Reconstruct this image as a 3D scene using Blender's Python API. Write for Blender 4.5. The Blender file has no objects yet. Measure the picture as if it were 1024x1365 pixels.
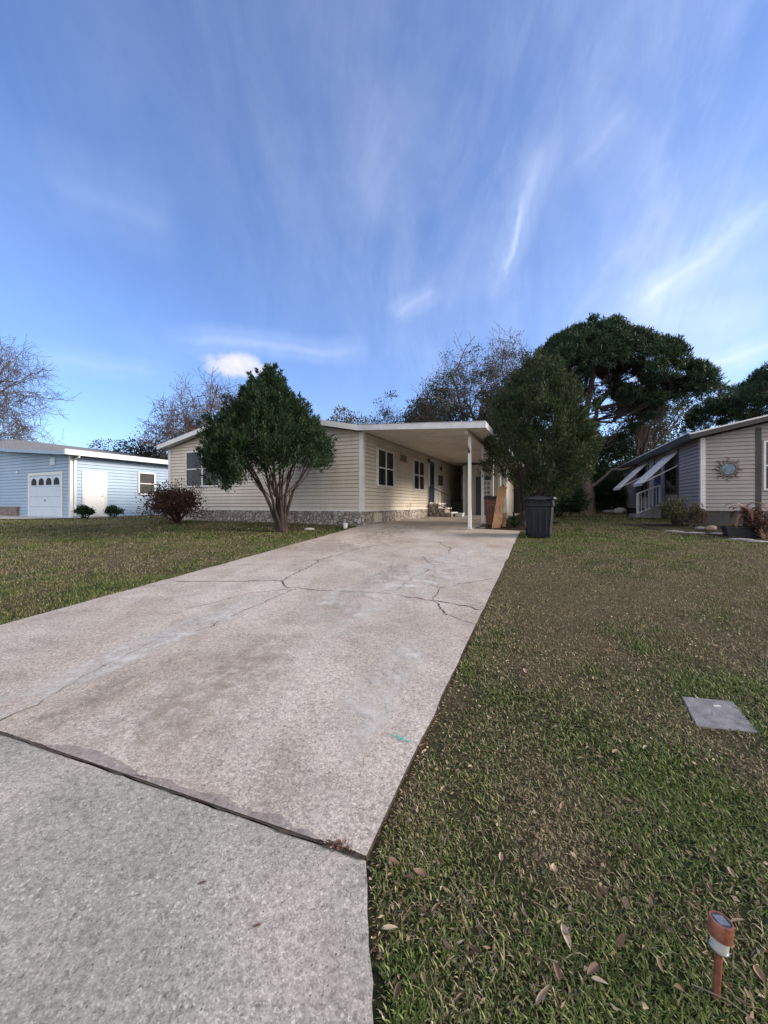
import bpy, math, random
import numpy as np
from mathutils import Vector, Matrix
R = math.radians
rng = np.random.default_rng(7)
random.seed(7)
sc = bpy.context.scene
COL = sc.collection

# ------------------------------------------------------------ camera maths
F, HZ, EYE, SL = 513.0, 672.0, 1.5, 0.0702
def g(Y):
    """height of the ground: a gentle rise from the road, levelling out by the houses"""
    Y = np.asarray(Y, dtype=float)
    a = SL * Y
    b = 0.86 + 0.010 * (Y - 12.0)
    t = np.clip((Y - 10.6) / 3.2, 0, 1)
    t = t * t * (3 - 2 * t)
    r = a * (1 - t) + b * t
    return np.where(Y < -4, SL * -4, r)
def gz(Y): return float(g(Y))
def up(x, y):
    """photo pixel on the sloping ground -> plan position"""
    Y = F * EYE / (y - (HZ - F * SL))
    return ((x - 512) / F * Y, Y)

# ------------------------------------------------------------ materials
def newmat(name):
    m = bpy.data.materials.new(name); m.use_nodes = True
    nt = m.node_tree
    b = nt.nodes['Principled BSDF']
    return m, nt, b
def N(nt, typ, **kw):
    n = nt.nodes.new(typ)
    for k, v in kw.items():
        if k.startswith('i_'):
            key = k[2:]
            key = int(key) if key.isdigit() else key.replace('_', ' ')
            n.inputs[key].default_value = v
        else: setattr(n, k, v)
    return n
def L(nt, a, b): nt.links.new(a, b)
def ramp(nt, src, stops, interp='LINEAR'):
    n = nt.nodes.new('ShaderNodeValToRGB'); n.color_ramp.interpolation = interp
    el = n.color_ramp.elements
    while len(el) < len(stops): el.new(0.5)
    for e, (p, c) in zip(el, stops):
        e.position = p
        e.color = (c, c, c, 1) if isinstance(c, (int, float)) else (*c, 1)
    L(nt, src, n.inputs[0]); return n.outputs[0]
def mix(nt, fac, a, b, mode='MIX'):
    n = nt.nodes.new('ShaderNodeMix'); n.data_type = 'RGBA'; n.blend_type = mode
    for sock, v in ((n.inputs[0], fac), (n.inputs[6], a), (n.inputs[7], b)):
        if hasattr(v, 'links'): L(nt, v, sock)
        elif isinstance(v, (int, float)): sock.default_value = v
        else: sock.default_value = (*v, 1)
    return n.outputs[2]
def math_(nt, op, a, b=None, clamp=False):
    n = nt.nodes.new('ShaderNodeMath'); n.operation = op; n.use_clamp = clamp
    for i, v in enumerate((a, b)):
        if v is None: continue
        if hasattr(v, 'links'): L(nt, v, n.inputs[i])
        else: n.inputs[i].default_value = v
    return n.outputs[0]
def noise(nt, vec, scale, detail=4, rough=0.55, dist=0.0):
    n = N(nt, 'ShaderNodeTexNoise', i_Scale=scale, i_Detail=detail, i_Roughness=rough, i_Distortion=dist)
    L(nt, vec, n.inputs['Vector']); return n.outputs[0]
def pos(nt): return N(nt, 'ShaderNodeNewGeometry').outputs['Position']
def bump(nt, b, h, strength=0.5, dist=0.01):
    n = N(nt, 'ShaderNodeBump', i_Strength=strength, i_Distance=dist)
    L(nt, h, n.inputs['Height']); L(nt, n.outputs[0], b.inputs['Normal'])
def scaled(nt, vec, s):
    n = N(nt, 'ShaderNodeMapping'); n.inputs['Scale'].default_value = s
    L(nt, vec, n.inputs[0]); return n.outputs[0]

def paint(name, col, rough=0.5, var=0.12, scale=3.0, metal=0.0, dirt=None, bmp=0.0, streak=False, spec=0.5):
    m, nt, b = newmat(name)
    p = pos(nt)
    q = scaled(nt, p, (1, 1, 0.25)) if streak else p
    n1 = noise(nt, q, scale, 5, 0.6)
    dark = tuple(c * (1 - var * 1.6) for c in col); light = tuple(min(1, c * (1 + var * 0.7)) for c in col)
    c = ramp(nt, n1, [(0.3, dark), (0.7, light)])
    if dirt:
        n2 = noise(nt, q, scale * 4.3, 6, 0.7)
        c = mix(nt, ramp(nt, n2, [(0.52, 0.0), (0.78, 0.55)]), c, dirt)
    L(nt, c, b.inputs['Base Color'])
    b.inputs['Roughness'].default_value = rough; b.inputs['Metallic'].default_value = metal
    b.inputs['Specular IOR Level'].default_value = spec
    if bmp: bump(nt, b, noise(nt, p, scale * 12, 4), bmp, 0.01)
    return m

M = {}
M['cream'] = paint('cream_siding', (0.66, 0.60, 0.505), 0.55, 0.09, 1.2, dirt=(0.42, 0.37, 0.28), streak=True)
M['creamside'] = M['cream']
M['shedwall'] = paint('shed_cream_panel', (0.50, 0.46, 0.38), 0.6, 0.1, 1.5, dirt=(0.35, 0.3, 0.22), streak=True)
M['trimwhite'] = paint('white_trim', (0.72, 0.72, 0.72), 0.45, 0.06, 2.0, dirt=(0.5, 0.48, 0.44))
M['aluminium'] = paint('weathered_aluminium', (0.56, 0.58, 0.62), 0.4, 0.12, 2.5, metal=0.15, dirt=(0.35, 0.34, 0.34), streak=False)
M['ceiling'] = paint('carport_ceiling', (0.68, 0.62, 0.54), 0.6, 0.12, 0.8, dirt=(0.34, 0.29, 0.24))
M['blue'] = paint('pale_blue_siding', (0.33, 0.45, 0.58), 0.55, 0.07, 1.5, streak=True)
M['bluedoor'] = paint('white_door_paint', (0.80, 0.79, 0.77), 0.45, 0.05, 2.0)
M['bluegrey'] = paint('garage_door_paint', (0.56, 0.66, 0.75), 0.5, 0.05, 2.0)
M['taupe'] = paint('taupe_siding', (0.35, 0.315, 0.315), 0.6, 0.09, 1.3, dirt=(0.3, 0.27, 0.25), streak=True)
M['darktrim'] = paint('dark_trim', (0.055, 0.05, 0.05), 0.6, 0.2, 3)
M['black'] = paint('black_metal', (0.02, 0.02, 0.022), 0.45, 0.2, 5)
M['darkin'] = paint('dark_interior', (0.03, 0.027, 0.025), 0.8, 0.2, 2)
M['navydoor'] = paint('navy_door', (0.025, 0.04, 0.075), 0.4, 0.1, 3)
M['blind'] = paint('window_blind', (0.62, 0.60, 0.58), 0.7, 0.05, 5)
M['curtain'] = paint('curtain_cloth', (0.20, 0.20, 0.21), 0.9, 0.3, 6)
M['brick'] = paint('brown_skirting', (0.24, 0.19, 0.17), 0.8, 0.3, 6, bmp=0.4)
M['awning'] = paint('white_awning', (0.74, 0.74, 0.75), 0.4, 0.05, 2.5, dirt=(0.5, 0.5, 0.48))
M['soil'] = paint('soil_mulch', (0.045, 0.03, 0.022), 0.95, 0.4, 9, bmp=0.9, spec=0.1)
M['stonewhite'] = paint('white_stone', (0.55, 0.53, 0.50), 0.8, 0.2, 9, bmp=0.5)
M['stonetan'] = paint('tan_stone', (0.36, 0.27, 0.21), 0.85, 0.3, 9, bmp=0.5)
M['pot'] = paint('dark_planter_plastic', (0.022, 0.026, 0.035), 0.5, 0.2, 6)
M['binblue'] = paint('navy_bin_plastic', (0.006, 0.008, 0.018), 0.55, 0.25, 6, dirt=(0.015, 0.016, 0.024), bmp=0.15)
M['binbrown'] = paint('brown_bin_plastic', (0.17, 0.075, 0.045), 0.55, 0.2, 5, dirt=(0.08, 0.05, 0.04))
M['rubber'] = paint('rubber', (0.015, 0.015, 0.015), 0.85, 0.2, 8)
M['copper'] = paint('copper_finish', (0.36, 0.135, 0.09), 0.42, 0.3, 60, metal=0.5, dirt=(0.13, 0.07, 0.05))
M['panel'] = paint('solar_cell', (0.16, 0.17, 0.21), 0.35, 0.3, 60, metal=0.2)
M['galv'] = paint('chrome_reflector', (0.7, 0.7, 0.68), 0.2, 0.1, 30, metal=0.8)
M['artblue'] = paint('patinated_blue_metal', (0.17, 0.26, 0.32), 0.6, 0.35, 14, metal=0.1, dirt=(0.35, 0.30, 0.22))
M['artrust'] = paint('rusty_copper_metal', (0.25, 0.20, 0.19), 0.6, 0.3, 12, metal=0.3)
M['lid'] = paint('polymer_concrete_lid', (0.19, 0.19, 0.205), 0.8, 0.3, 14, dirt=(0.07, 0.06, 0.05), bmp=0.6)
M['bark'] = paint('grey_brown_bark', (0.062, 0.047, 0.040), 0.9, 0.35, 7, bmp=0.9, spec=0.2)
M['barkpale'] = paint('pale_bark', (0.20, 0.165, 0.135), 0.9, 0.35, 6, bmp=0.9, spec=0.2)
M['barktrunk'] = paint('pine_bark', (0.135, 0.105, 0.085), 0.9, 0.35, 6, bmp=0.9, spec=0.2)
M['barktwig'] = paint('grey_twig_bark', (0.125, 0.10, 0.095), 0.9, 0.3, 4, spec=0.2)
M['gravelgrey'] = paint('grey_garden_stone', (0.30, 0.29, 0.29), 0.85, 0.3, 12, bmp=0.5)

def glass(name, tint=(0.02, 0.025, 0.03), fac=0.0):
    m, nt, b = newmat(name)
    b.inputs['Base Color'].default_value = (*tint, 1); b.inputs['Roughness'].default_value = 0.06
    b.inputs['Specular IOR Level'].default_value = 0.6
    bump(nt, b, noise(nt, pos(nt), 1.3, 1), 0.08, 0.05)
    out = nt.nodes['Material Output']
    tr = N(nt, 'ShaderNodeBsdfTransparent'); mx = N(nt, 'ShaderNodeMixShader'); mx.inputs[0].default_value = 1 - fac
    L(nt, tr.outputs[0], mx.inputs[1]); L(nt, b.outputs[0], mx.inputs[2]); L(nt, mx.outputs[0], out.inputs[0])
    return m
M['glass'] = glass('window_glass', fac=0.6)
M['darkglass'] = glass('dark_glass', (0.015, 0.018, 0.022), 0.0)
M['clear'] = glass('lamp_lens', (0.7, 0.72, 0.66), 0.55)

# wood plank
def wood():
    m, nt, b = newmat('weathered_plank')
    p = N(nt, 'ShaderNodeTexCoord').outputs['Object']
    q = scaled(nt, p, (9, 9, 1.2))
    n = noise(nt, q, 3.0, 6, 0.65, 1.4)
    c = ramp(nt, n, [(0.3, (0.12, 0.055, 0.028)), (0.5, (0.33, 0.18, 0.095)), (0.75, (0.46, 0.29, 0.17))])
    L(nt, c, b.inputs['Base Color']); b.inputs['Roughness'].default_value = 0.75
    bump(nt, b, n, 0.5, 0.01); return m
M['wood'] = wood()

def shingles():
    m, nt, b = newmat('grey_shingles')
    p = pos(nt)
    br = N(nt, 'ShaderNodeTexBrick', i_Scale=3.0)
    br.inputs['Color1'].default_value = (0.20, 0.20, 0.21, 1); br.inputs['Color2'].default_value = (0.28, 0.27, 0.27, 1)
    br.inputs['Mortar'].default_value = (0.10, 0.10, 0.10, 1); br.inputs['Mortar Size'].default_value = 0.02
    L(nt, p, br.inputs['Vector'])
    c = mix(nt, 0.6, br.outputs[0], ramp(nt, noise(nt, p, 30, 4), [(0.3, 0.4), (0.7, 1.0)]), 'MULTIPLY')
    L(nt, c, b.inputs['Base Color']); b.inputs['Roughness'].default_value = 0.95; return m
M['shingle'] = shingles()

def stone_skirt():
    m, nt, b = newmat('river_stone_facing')
    p = pos(nt)
    w = N(nt, 'ShaderNodeVectorMath', operation='ADD')
    nz = N(nt, 'ShaderNodeTexNoise', i_Scale=6.0, i_Detail=2.0); L(nt, p, nz.inputs[0])
    sc_ = N(nt, 'ShaderNodeVectorMath', operation='SCALE'); sc_.inputs['Scale'].default_value = 0.09
    L(nt, nz.outputs['Color'], sc_.inputs[0]); L(nt, p, w.inputs[0]); L(nt, sc_.outputs[0], w.inputs[1])
    v = N(nt, 'ShaderNodeTexVoronoi', feature='DISTANCE_TO_EDGE', i_Scale=7.5); L(nt, w.outputs[0], v.inputs['Vector'])
    v2 = N(nt, 'ShaderNodeTexVoronoi', i_Scale=7.5); L(nt, w.outputs[0], v2.inputs['Vector'])
    hs = N(nt, 'ShaderNodeSeparateColor'); L(nt, v2.outputs['Color'], hs.inputs[0])
    stone = ramp(nt, hs.outputs[0], [(0.0, (0.24, 0.20, 0.17)), (0.35, (0.42, 0.37, 0.31)), (0.7, (0.52, 0.48, 0.44)), (1.0, (0.34, 0.26, 0.20))])
    stone = mix(nt, 0.5, stone, ramp(nt, noise(nt, p, 25, 5), [(0.3, 0.55), (0.7, 1.0)]), 'MULTIPLY')
    e = ramp(nt, v.outputs['Distance'], [(0.03, 0.0), (0.10, 1.0)])
    c = mix(nt, e, (0.13, 0.115, 0.105), stone)
    L(nt, c, b.inputs['Base Color']); b.inputs['Roughness'].default_value = 0.85
    bump(nt, b, e, 0.9, 0.03); return m
M['stone'] = stone_skirt()

def foliage(name, stops, scale=1.1, rough=0.55, transl=0.25):
    """leaf colour varies leaf by leaf (attribute rnd) and in soft patches through the crown"""
    m, nt, b = newmat(name)
    a = N(nt, 'ShaderNodeAttribute', attribute_name='rnd').outputs['Fac']
    n = noise(nt, pos(nt), scale, 3)
    f = math_(nt, 'ADD', math_(nt, 'MULTIPLY', a, 0.6), math_(nt, 'MULTIPLY', n, 0.5))
    k = len(stops) - 1
    c = ramp(nt, f, [(0.12 + 0.8 * i / k, s) for i, s in enumerate(stops)])
    L(nt, c, b.inputs['Base Color']); b.inputs['Roughness'].default_value = rough
    b.inputs['Specular IOR Level'].default_value = 0.25
    t = N(nt, 'ShaderNodeBsdfTranslucent'); L(nt, c, t.inputs[0])
    mx = N(nt, 'ShaderNodeMixShader'); mx.inputs[0].default_value = transl
    L(nt, b.outputs[0], mx.inputs[1]); L(nt, t.outputs[0], mx.inputs[2])
    L(nt, mx.outputs[0], nt.nodes['Material Output'].inputs[0])
    return m
M['thuja'] = foliage('dark_thuja_foliage', [(0.009, 0.022, 0.012), (0.016, 0.036, 0.016), (0.030, 0.062, 0.023), (0.065, 0.098, 0.040)], 2.5)
M['thuja2'] = foliage('olive_thuja_foliage', [(0.015, 0.027, 0.015), (0.026, 0.047, 0.021), (0.048, 0.078, 0.030), (0.12, 0.12, 0.06)], 2.2)
M['pine'] = foliage('pine_needles', [(0.012, 0.028, 0.015), (0.022, 0.048, 0.022), (0.042, 0.080, 0.032)], 0.5)
M['oak'] = foliage('oak_leaves', [(0.022, 0.030, 0.018), (0.040, 0.052, 0.026), (0.075, 0.065, 0.035)], 0.4)
M['evergreen'] = foliage('evergreen_shrub_leaves', [(0.012, 0.026, 0.012), (0.026, 0.050, 0.018), (0.045, 0.075, 0.028)], 0.6)
M['yellowgreen'] = foliage('yellow_green_leaves', [(0.030, 0.055, 0.022), (0.055, 0.085, 0.03), (0.10, 0.12, 0.045)], 0.6)  # yellow-green is the leaves' own colour
M['redleaf'] = foliage('maroon_leaves', [(0.035, 0.020, 0.018), (0.085, 0.042, 0.034), (0.15, 0.09, 0.06)], 3)
M['bronzeleaf'] = foliage('bronze_brown_leaves', [(0.07, 0.045, 0.035), (0.13, 0.085, 0.06), (0.2, 0.14, 0.10)], 0.6)
M['deadleaf'] = foliage('withered_brown_leaves', [(0.10, 0.05, 0.035), (0.2, 0.11, 0.075), (0.32, 0.22, 0.16)], 5)
M['sage'] = foliage('sage_green_leaves', [(0.05, 0.06, 0.035), (0.10, 0.11, 0.06), (0.20, 0.19, 0.12)], 4)
M['fallen'] = foliage('fallen_leaf_skin', [(0.05, 0.032, 0.022), (0.14, 0.085, 0.055), (0.29, 0.20, 0.13), (0.60, 0.50, 0.37)], 9, 0.6, 0.1)

# grass: attribute rnd (leaf by leaf) and dead (patches of straw)
def grassmat():
    m, nt, b = newmat('grass_blades')
    a = N(nt, 'ShaderNodeAttribute', attribute_name='rnd').outputs['Fac']
    d = N(nt, 'ShaderNodeAttribute', attribute_name='dead').outputs['Fac']
    green = ramp(nt, a, [(0.0, (0.028, 0.052, 0.012)), (0.5, (0.105, 0.145, 0.034)), (0.85, (0.19, 0.235, 0.06)), (1.0, (0.24, 0.27, 0.10))])
    dead = ramp(nt, a, [(0.0, (0.09, 0.070, 0.038)), (0.5, (0.25, 0.195, 0.115)), (0.85, (0.37, 0.30, 0.18)), (1.0, (0.48, 0.41, 0.26))])
    c = mix(nt, d, green, dead)
    L(nt, c, b.inputs['Base Color']); b.inputs['Roughness'].default_value = 0.55
    b.inputs['Specular IOR Level'].default_value = 0.3
    t = N(nt, 'ShaderNodeBsdfTranslucent'); L(nt, c, t.inputs[0])
    mx = N(nt, 'ShaderNodeMixShader'); mx.inputs[0].default_value = 0.25
    L(nt, b.outputs[0], mx.inputs[1]); L(nt, t.outputs[0], mx.inputs[2])
    L(nt, mx.outputs[0], nt.nodes['Material Output'].inputs[0]); return m
M['grass'] = grassmat()

def groundmat():
    m, nt, b = newmat('turf_ground')
    p = pos(nt)
    d = N(nt, 'ShaderNodeAttribute', attribute_name='dead').outputs['Fac']
    n = noise(nt, p, 16, 8, 0.75); n2 = noise(nt, p, 1.6, 4)
    green = ramp(nt, n, [(0.32, (0.010, 0.014, 0.007)), (0.6, (0.026, 0.036, 0.013)), (0.8, (0.06, 0.07, 0.03))])
    straw = ramp(nt, n, [(0.32, (0.030, 0.024, 0.014)), (0.6, (0.10, 0.082, 0.048)), (0.8, (0.19, 0.155, 0.095))])
    f = math_(nt, 'ADD', d, math_(nt, 'MULTIPLY', math_(nt, 'SUBTRACT', n2, 0.5), 0.7), True)
    L(nt, mix(nt, f, green, straw), b.inputs['Base Color'])
    b.inputs['Roughness'].default_value = 0.95; b.inputs['Specular IOR Level'].default_value = 0.1
    bump(nt, b, n, 1.0, 0.03); return m
M['ground'] = groundmat()

def concrete(name, base, pale, warm, speck, spscale, pit=0.5, patchy=1.0):
    m, nt, b = newmat(name)
    p = pos(nt)
    big = noise(nt, p, 0.55, 5, 0.6, 0.6); mid = noise(nt, p, 2.4, 7, 0.68, 0.3); fine = noise(nt, p, 38, 5, 0.75)
    c = mix(nt, ramp(nt, big, [(0.38, 0.0), (0.62, 1.0)]), base, pale)
    st = scaled(nt, p, (1.3, 0.5, 1)); stn = noise(nt, st, 1.15, 6, 0.6, 0.5)
    c = mix(nt, math_(nt, 'MULTIPLY', ramp(nt, stn, [(0.47, 0.0), (0.7, 1.0)]), 0.6 * patchy), c, warm)
    c = mix(nt, 0.85, c, ramp(nt, mid, [(0.28, 0.66), (0.5, 0.95), (0.72, 1.12)]), 'MULTIPLY')
    v = N(nt, 'ShaderNodeTexVoronoi', i_Scale=spscale); L(nt, p, v.inputs['Vector'])
    hs = N(nt, 'ShaderNodeSeparateColor'); L(nt, v.outputs['Color'], hs.inputs[0])
    c = mix(nt, speck, c, ramp(nt, hs.outputs[0], [(0.0, 0.55), (0.3, 0.88), (0.75, 1.0), (1.0, 1.5)]), 'MULTIPLY')
    c = mix(nt, 0.9, c, ramp(nt, fine, [(0.28, 0.42), (0.5, 0.97), (0.75, 1.35)]), 'MULTIPLY')
    v3 = N(nt, 'ShaderNodeTexVoronoi', i_Scale=42.0); L(nt, p, v3.inputs['Vector'])
    h3 = N(nt, 'ShaderNodeSeparateColor'); L(nt, v3.outputs['Color'], h3.inputs[0])
    pits = math_(nt, 'MULTIPLY', ramp(nt, v3.outputs['Distance'], [(0.10, 1.0), (0.17, 0.0)]), ramp(nt, h3.outputs[1], [(0.60, 0.0), (0.66, 1.0)]))
    c = mix(nt, math_(nt, 'MULTIPLY', pits, pit), c, (0.07, 0.06, 0.055))
    chips = math_(nt, 'MULTIPLY', ramp(nt, v3.outputs['Distance'], [(0.2, 1.0), (0.3, 0.0)]), ramp(nt, h3.outputs[2], [(0.8, 0.0), (0.83, 1.0)]))
    c = mix(nt, math_(nt, 'MULTIPLY', chips, 0.45), c, (0.66, 0.64, 0.60))
    L(nt, c, b.inputs['Base Color'])
    b.inputs['Roughness'].default_value = 0.85; b.inputs['Specular IOR Level'].default_value = 0.25
    h = math_(nt, 'SUBTRACT', math_(nt, 'ADD', fine, math_(nt, 'MULTIPLY', hs.outputs[1], 0.35)), pits)
    bump(nt, b, h, 0.55, 0.006); return m
M['drive'] = concrete('driveway_concrete', (0.385, 0.338, 0.292), (0.475, 0.435, 0.39), (0.34, 0.275, 0.215), 0.8, 150)
M['apron'] = concrete('apron_aggregate_concrete', (0.318, 0.303, 0.27), (0.40, 0.365, 0.325), (0.235, 0.24, 0.21), 0.75, 190, 0.7, 1.1)
M['patch'] = concrete('repair_mortar', (0.25, 0.22, 0.205), (0.29, 0.26, 0.245), (0.22, 0.18, 0.155), 0.2, 120, 0.2)
M['palecon'] = concrete('pale_new_concrete', (0.43, 0.42, 0.40), (0.50, 0.48, 0.46), (0.36, 0.31, 0.28), 0.4, 95)
M['neardrive'] = concrete('neighbour_concrete', (0.42, 0.40, 0.38), (0.5, 0.48, 0.46), (0.3, 0.28, 0.26), 0.3, 60)
M['crack'] = paint('crack_dirt', (0.065, 0.052, 0.045), 0.95, 0.4, 20, spec=0.1)

def softmark(name, col, scale, lo, hi, edge=None):
    m, nt, b = newmat(name)
    b.inputs['Base Color'].default_value = (*col, 1); b.inputs['Roughness'].default_value = 0.8
    a = N(nt, 'ShaderNodeAttribute', attribute_name='edge').outputs['Fac']
    n = noise(nt, pos(nt), scale, 6, 0.7)
    al = math_(nt, 'MULTIPLY', ramp(nt, n, [(lo, 0.0), (hi, 1.0)]), a, True)
    L(nt, al, b.inputs['Alpha']); return m
M['teal'] = softmark('teal_marking_paint', (0.06, 0.42, 0.34), 45, 0.4, 0.62)
M['palestain'] = softmark('pale_lime_stain', (0.56, 0.54, 0.51), 5, 0.38, 0.70)
M['ruststain'] = softmark('rusty_brown_stain', (0.33, 0.27, 0.22), 9, 0.42, 1.2)
M['darkstain'] = softmark('dark_mould_stain', (0.20, 0.172, 0.15), 9, 0.42, 1.05)

# ------------------------------------------------------------ object helpers
def tag(o, label=None, cat=None, group=None, kind=None):
    if label: o['label'] = label
    if cat: o['category'] = cat
    if group: o['group'] = group
    if kind: o['kind'] = kind
    return o
def thing(name, loc, label, cat, group=None):
    o = bpy.data.objects.new(name, None); COL.objects.link(o); o.location = loc
    o.empty_display_size = 0.2
    return tag(o, label, cat, group)
def npmesh(name, V, Fc, mat, parent=None, attrs=None, smooth=False, nside=None):
    """V (n,3), Fc (m,k) array of equal-sized faces"""
    V = np.asarray(V, dtype=np.float32).reshape(-1, 3).copy()
    if parent is not None: V -= np.array(parent.get('_w', parent.location[:]), dtype=np.float32)
    Fc = np.asarray(Fc, dtype=np.int32); k = Fc.shape[1]
    me = bpy.data.meshes.new(name)
    me.vertices.add(len(V)); me.vertices.foreach_set('co', V.ravel())
    me.loops.add(Fc.size); me.loops.foreach_set('vertex_index', Fc.ravel())
    me.polygons.add(len(Fc))
    me.polygons.foreach_set('loop_start', np.arange(0, Fc.size, k, dtype=np.int32))
    me.polygons.foreach_set('loop_total', np.full(len(Fc), k, dtype=np.int32))
    if smooth: me.polygons.foreach_set('use_smooth', np.ones(len(Fc), dtype=bool))
    for an, av in (attrs or {}).items():
        a = me.attributes.new(an, 'FLOAT', 'POINT'); a.data.foreach_set('value', np.asarray(av, dtype=np.float32))
    me.update(calc_edges=True); me.materials.append(mat)
    o = bpy.data.objects.new(name, me); COL.objects.link(o)
    if parent is not None: o.parent = parent
    return o

class Fr:
    """plan frame: s runs back along the wall, t to the right"""
    def __init__(f, ox, oy, ux, uy):
        n = math.hypot(ux, uy); f.o = (ox, oy); f.u = (ux / n, uy / n); f.v = (uy / n, -ux / n)
    def w(f, s, t, z): return (f.o[0] + s * f.u[0] + t * f.v[0], f.o[1] + s * f.u[1] + t * f.v[1], z)
WORLD = Fr(0, 0, 0, 1)     # s = Y, t = X
class MB:
    def __init__(m): m.v = []; m.f = []
    def poly(m, pts):
        i = len(m.v); m.v += [tuple(p) for p in pts]; m.f.append(list(range(i, i + len(pts)))); return m
    def hexa(m, a, b):
        """two loops of equal length joined into a solid"""
        i = len(m.v); n = len(a); m.v += [tuple(p) for p in a] + [tuple(p) for p in b]
        m.f.append(list(range(i + n - 1, i - 1, -1))); m.f.append(list(range(i + n, i + 2 * n)))
        for k in range(n): m.f.append([i + k, i + (k + 1) % n, i + n + (k + 1) % n, i + n + k])
        return m
    def box(m, fr, s0, s1, t0, t1, z0, z1):
        q = [(s0, t0), (s0, t1), (s1, t1), (s1, t0)]
        return m.hexa([fr.w(s, t, z0) for s, t in q], [fr.w(s, t, z1) for s, t in q])
    def bar(m, p, q, w, h=None):
        h = h or w; p = Vector(p); q = Vector(q); d = (q - p).normalized()
        a = d.cross(Vector((0, 0, 1)));
        if a.length < 0.01: a = Vector((1, 0, 0))
        a.normalize(); b = a.cross(d).normalized(); a *= w / 2; b *= h / 2
        c = [-a - b, a - b, a + b, -a + b]
        return m.hexa([p + x for x in c], [q + x for x in c])
    def tube(m, pts, rad, n=8, cap=True):
        pts = [Vector(p) for p in pts]
        if not hasattr(rad, '__len__'): rad = [rad] * len(pts)
        base = len(m.v); up_ = Vector((0.13, 0.31, 0.94)).normalized()
        for i, p in enumerate(pts):
            d = (pts[min(i + 1, len(pts) - 1)] - pts[max(i - 1, 0)])
            if d.length < 1e-9: d = Vector((0, 0, 1))
            d.normalize(); a = d.cross(up_)
            if a.length < 0.05: a = d.cross(Vector((1, 0, 0)))
            a.normalize(); b = d.cross(a)
            for k in range(n):
                th = 2 * math.pi * k / n
                m.v.append(tuple(p + (a * math.cos(th) + b * math.sin(th)) * rad[i]))
        for i in range(len(pts) - 1):
            for k in range(n):
                k2 = (k + 1) % n; q = base + i * n
                m.f.append([q + k, q + k2, q + n + k2, q + n + k])
        if cap:
            m.f.append([base + k for k in range(n)][::-1]); e = base + (len(pts) - 1) * n
            m.f.append([e + k for k in range(n)])
        return m
    def lathe(m, c, prof, n=20, M4=None):
        base = len(m.v)
        for r, z in prof:
            for k in range(n):
                th = 2 * math.pi * k / n
                p = Vector((r * math.cos(th), r * math.sin(th), z))
                if M4: p = M4 @ p
                m.v.append((p.x + c[0], p.y + c[1], p.z + c[2]))
        for i in range(len(prof) - 1):
            for k in range(n):
                k2 = (k + 1) % n; q = base + i * n
                m.f.append([q + k, q + k2, q + n + k2, q + n + k])
        return m
    def build(m, name, mat, parent=None, smooth=False, bevel=0):
        me = bpy.data.meshes.new(name)
        off = Vector((0, 0, 0)); p = parent
        while p is not None: off += p.location; p = p.parent
        me.from_pydata([tuple(Vector(v) - off) for v in m.v], [], m.f)
        me.materials.append(mat)
        if smooth: me.polygons.foreach_set('use_smooth', [True] * len(me.polygons))
        o = bpy.data.objects.new(name, me); COL.objects.link(o)
        if parent is not None: o.parent = parent
        if bevel:
            b = o.modifiers.new('bevel', 'BEVEL'); b.width = bevel; b.segments = 2; b.limit_method = 'ANGLE'; b.angle_limit = R(35)
        return o

def vn(x, y, seed=0):
    xi = np.floor(x); yi = np.floor(y); fx = x - xi; fy = y - yi
    fx = fx * fx * (3 - 2 * fx); fy = fy * fy * (3 - 2 * fy)
    def h(a, b):
        t = np.sin(a * 127.1 + b * 311.7 + seed * 74.7) * 43758.5453
        return t - np.floor(t)
    return (h(xi, yi) * (1 - fx) + h(xi + 1, yi) * fx) * (1 - fy) + (h(xi, yi + 1) * (1 - fx) + h(xi + 1, yi + 1) * fx) * fy
def fbm(x, y, s=0, o=4):
    r = 0; a = 0.5; k = 1.0; tot = 0
    for i in range(o): r = r + a * vn(x * k, y * k, s + i); tot += a; a *= 0.55; k *= 2.03
    return r / tot

# ------------------------------------------------------------ plan of the place
JR = up(488, 1145)                        # right end of the joint between slab and apron
ER = up(693, 709)                         # far right corner of the driveway
EL0 = (-4.27, 2.95)                       # where the left edge meets the apron
EL1 = up(477, 702.0)
def edgeR(Y):                             # right edge of all the concrete
    Y = np.asarray(Y, dtype=float)
    a = JR[0] + (ER[0] - JR[0]) * (Y - JR[1]) / (ER[1] - JR[1])
    b = JR[0] + 0.065 * (JR[1] - Y) / (JR[1] - 1.05) * 0.75
    return np.where(Y < JR[1], b, a)
def edgeL(Y):
    return EL0[0] + (EL1[0] - EL0[0]) * (np.asarray(Y) - EL0[1]) / (EL1[1] - EL0[1])
H = Fr(-0.67, 11.9, 0.4135, 0.9105)       # the cream house
RH = Fr(10.4, 12.6, 0.379, 0.925)         # the taupe house
BH = Fr(-13.85, 17.0, 0.4135, 0.9105)     # the blue house

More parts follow.
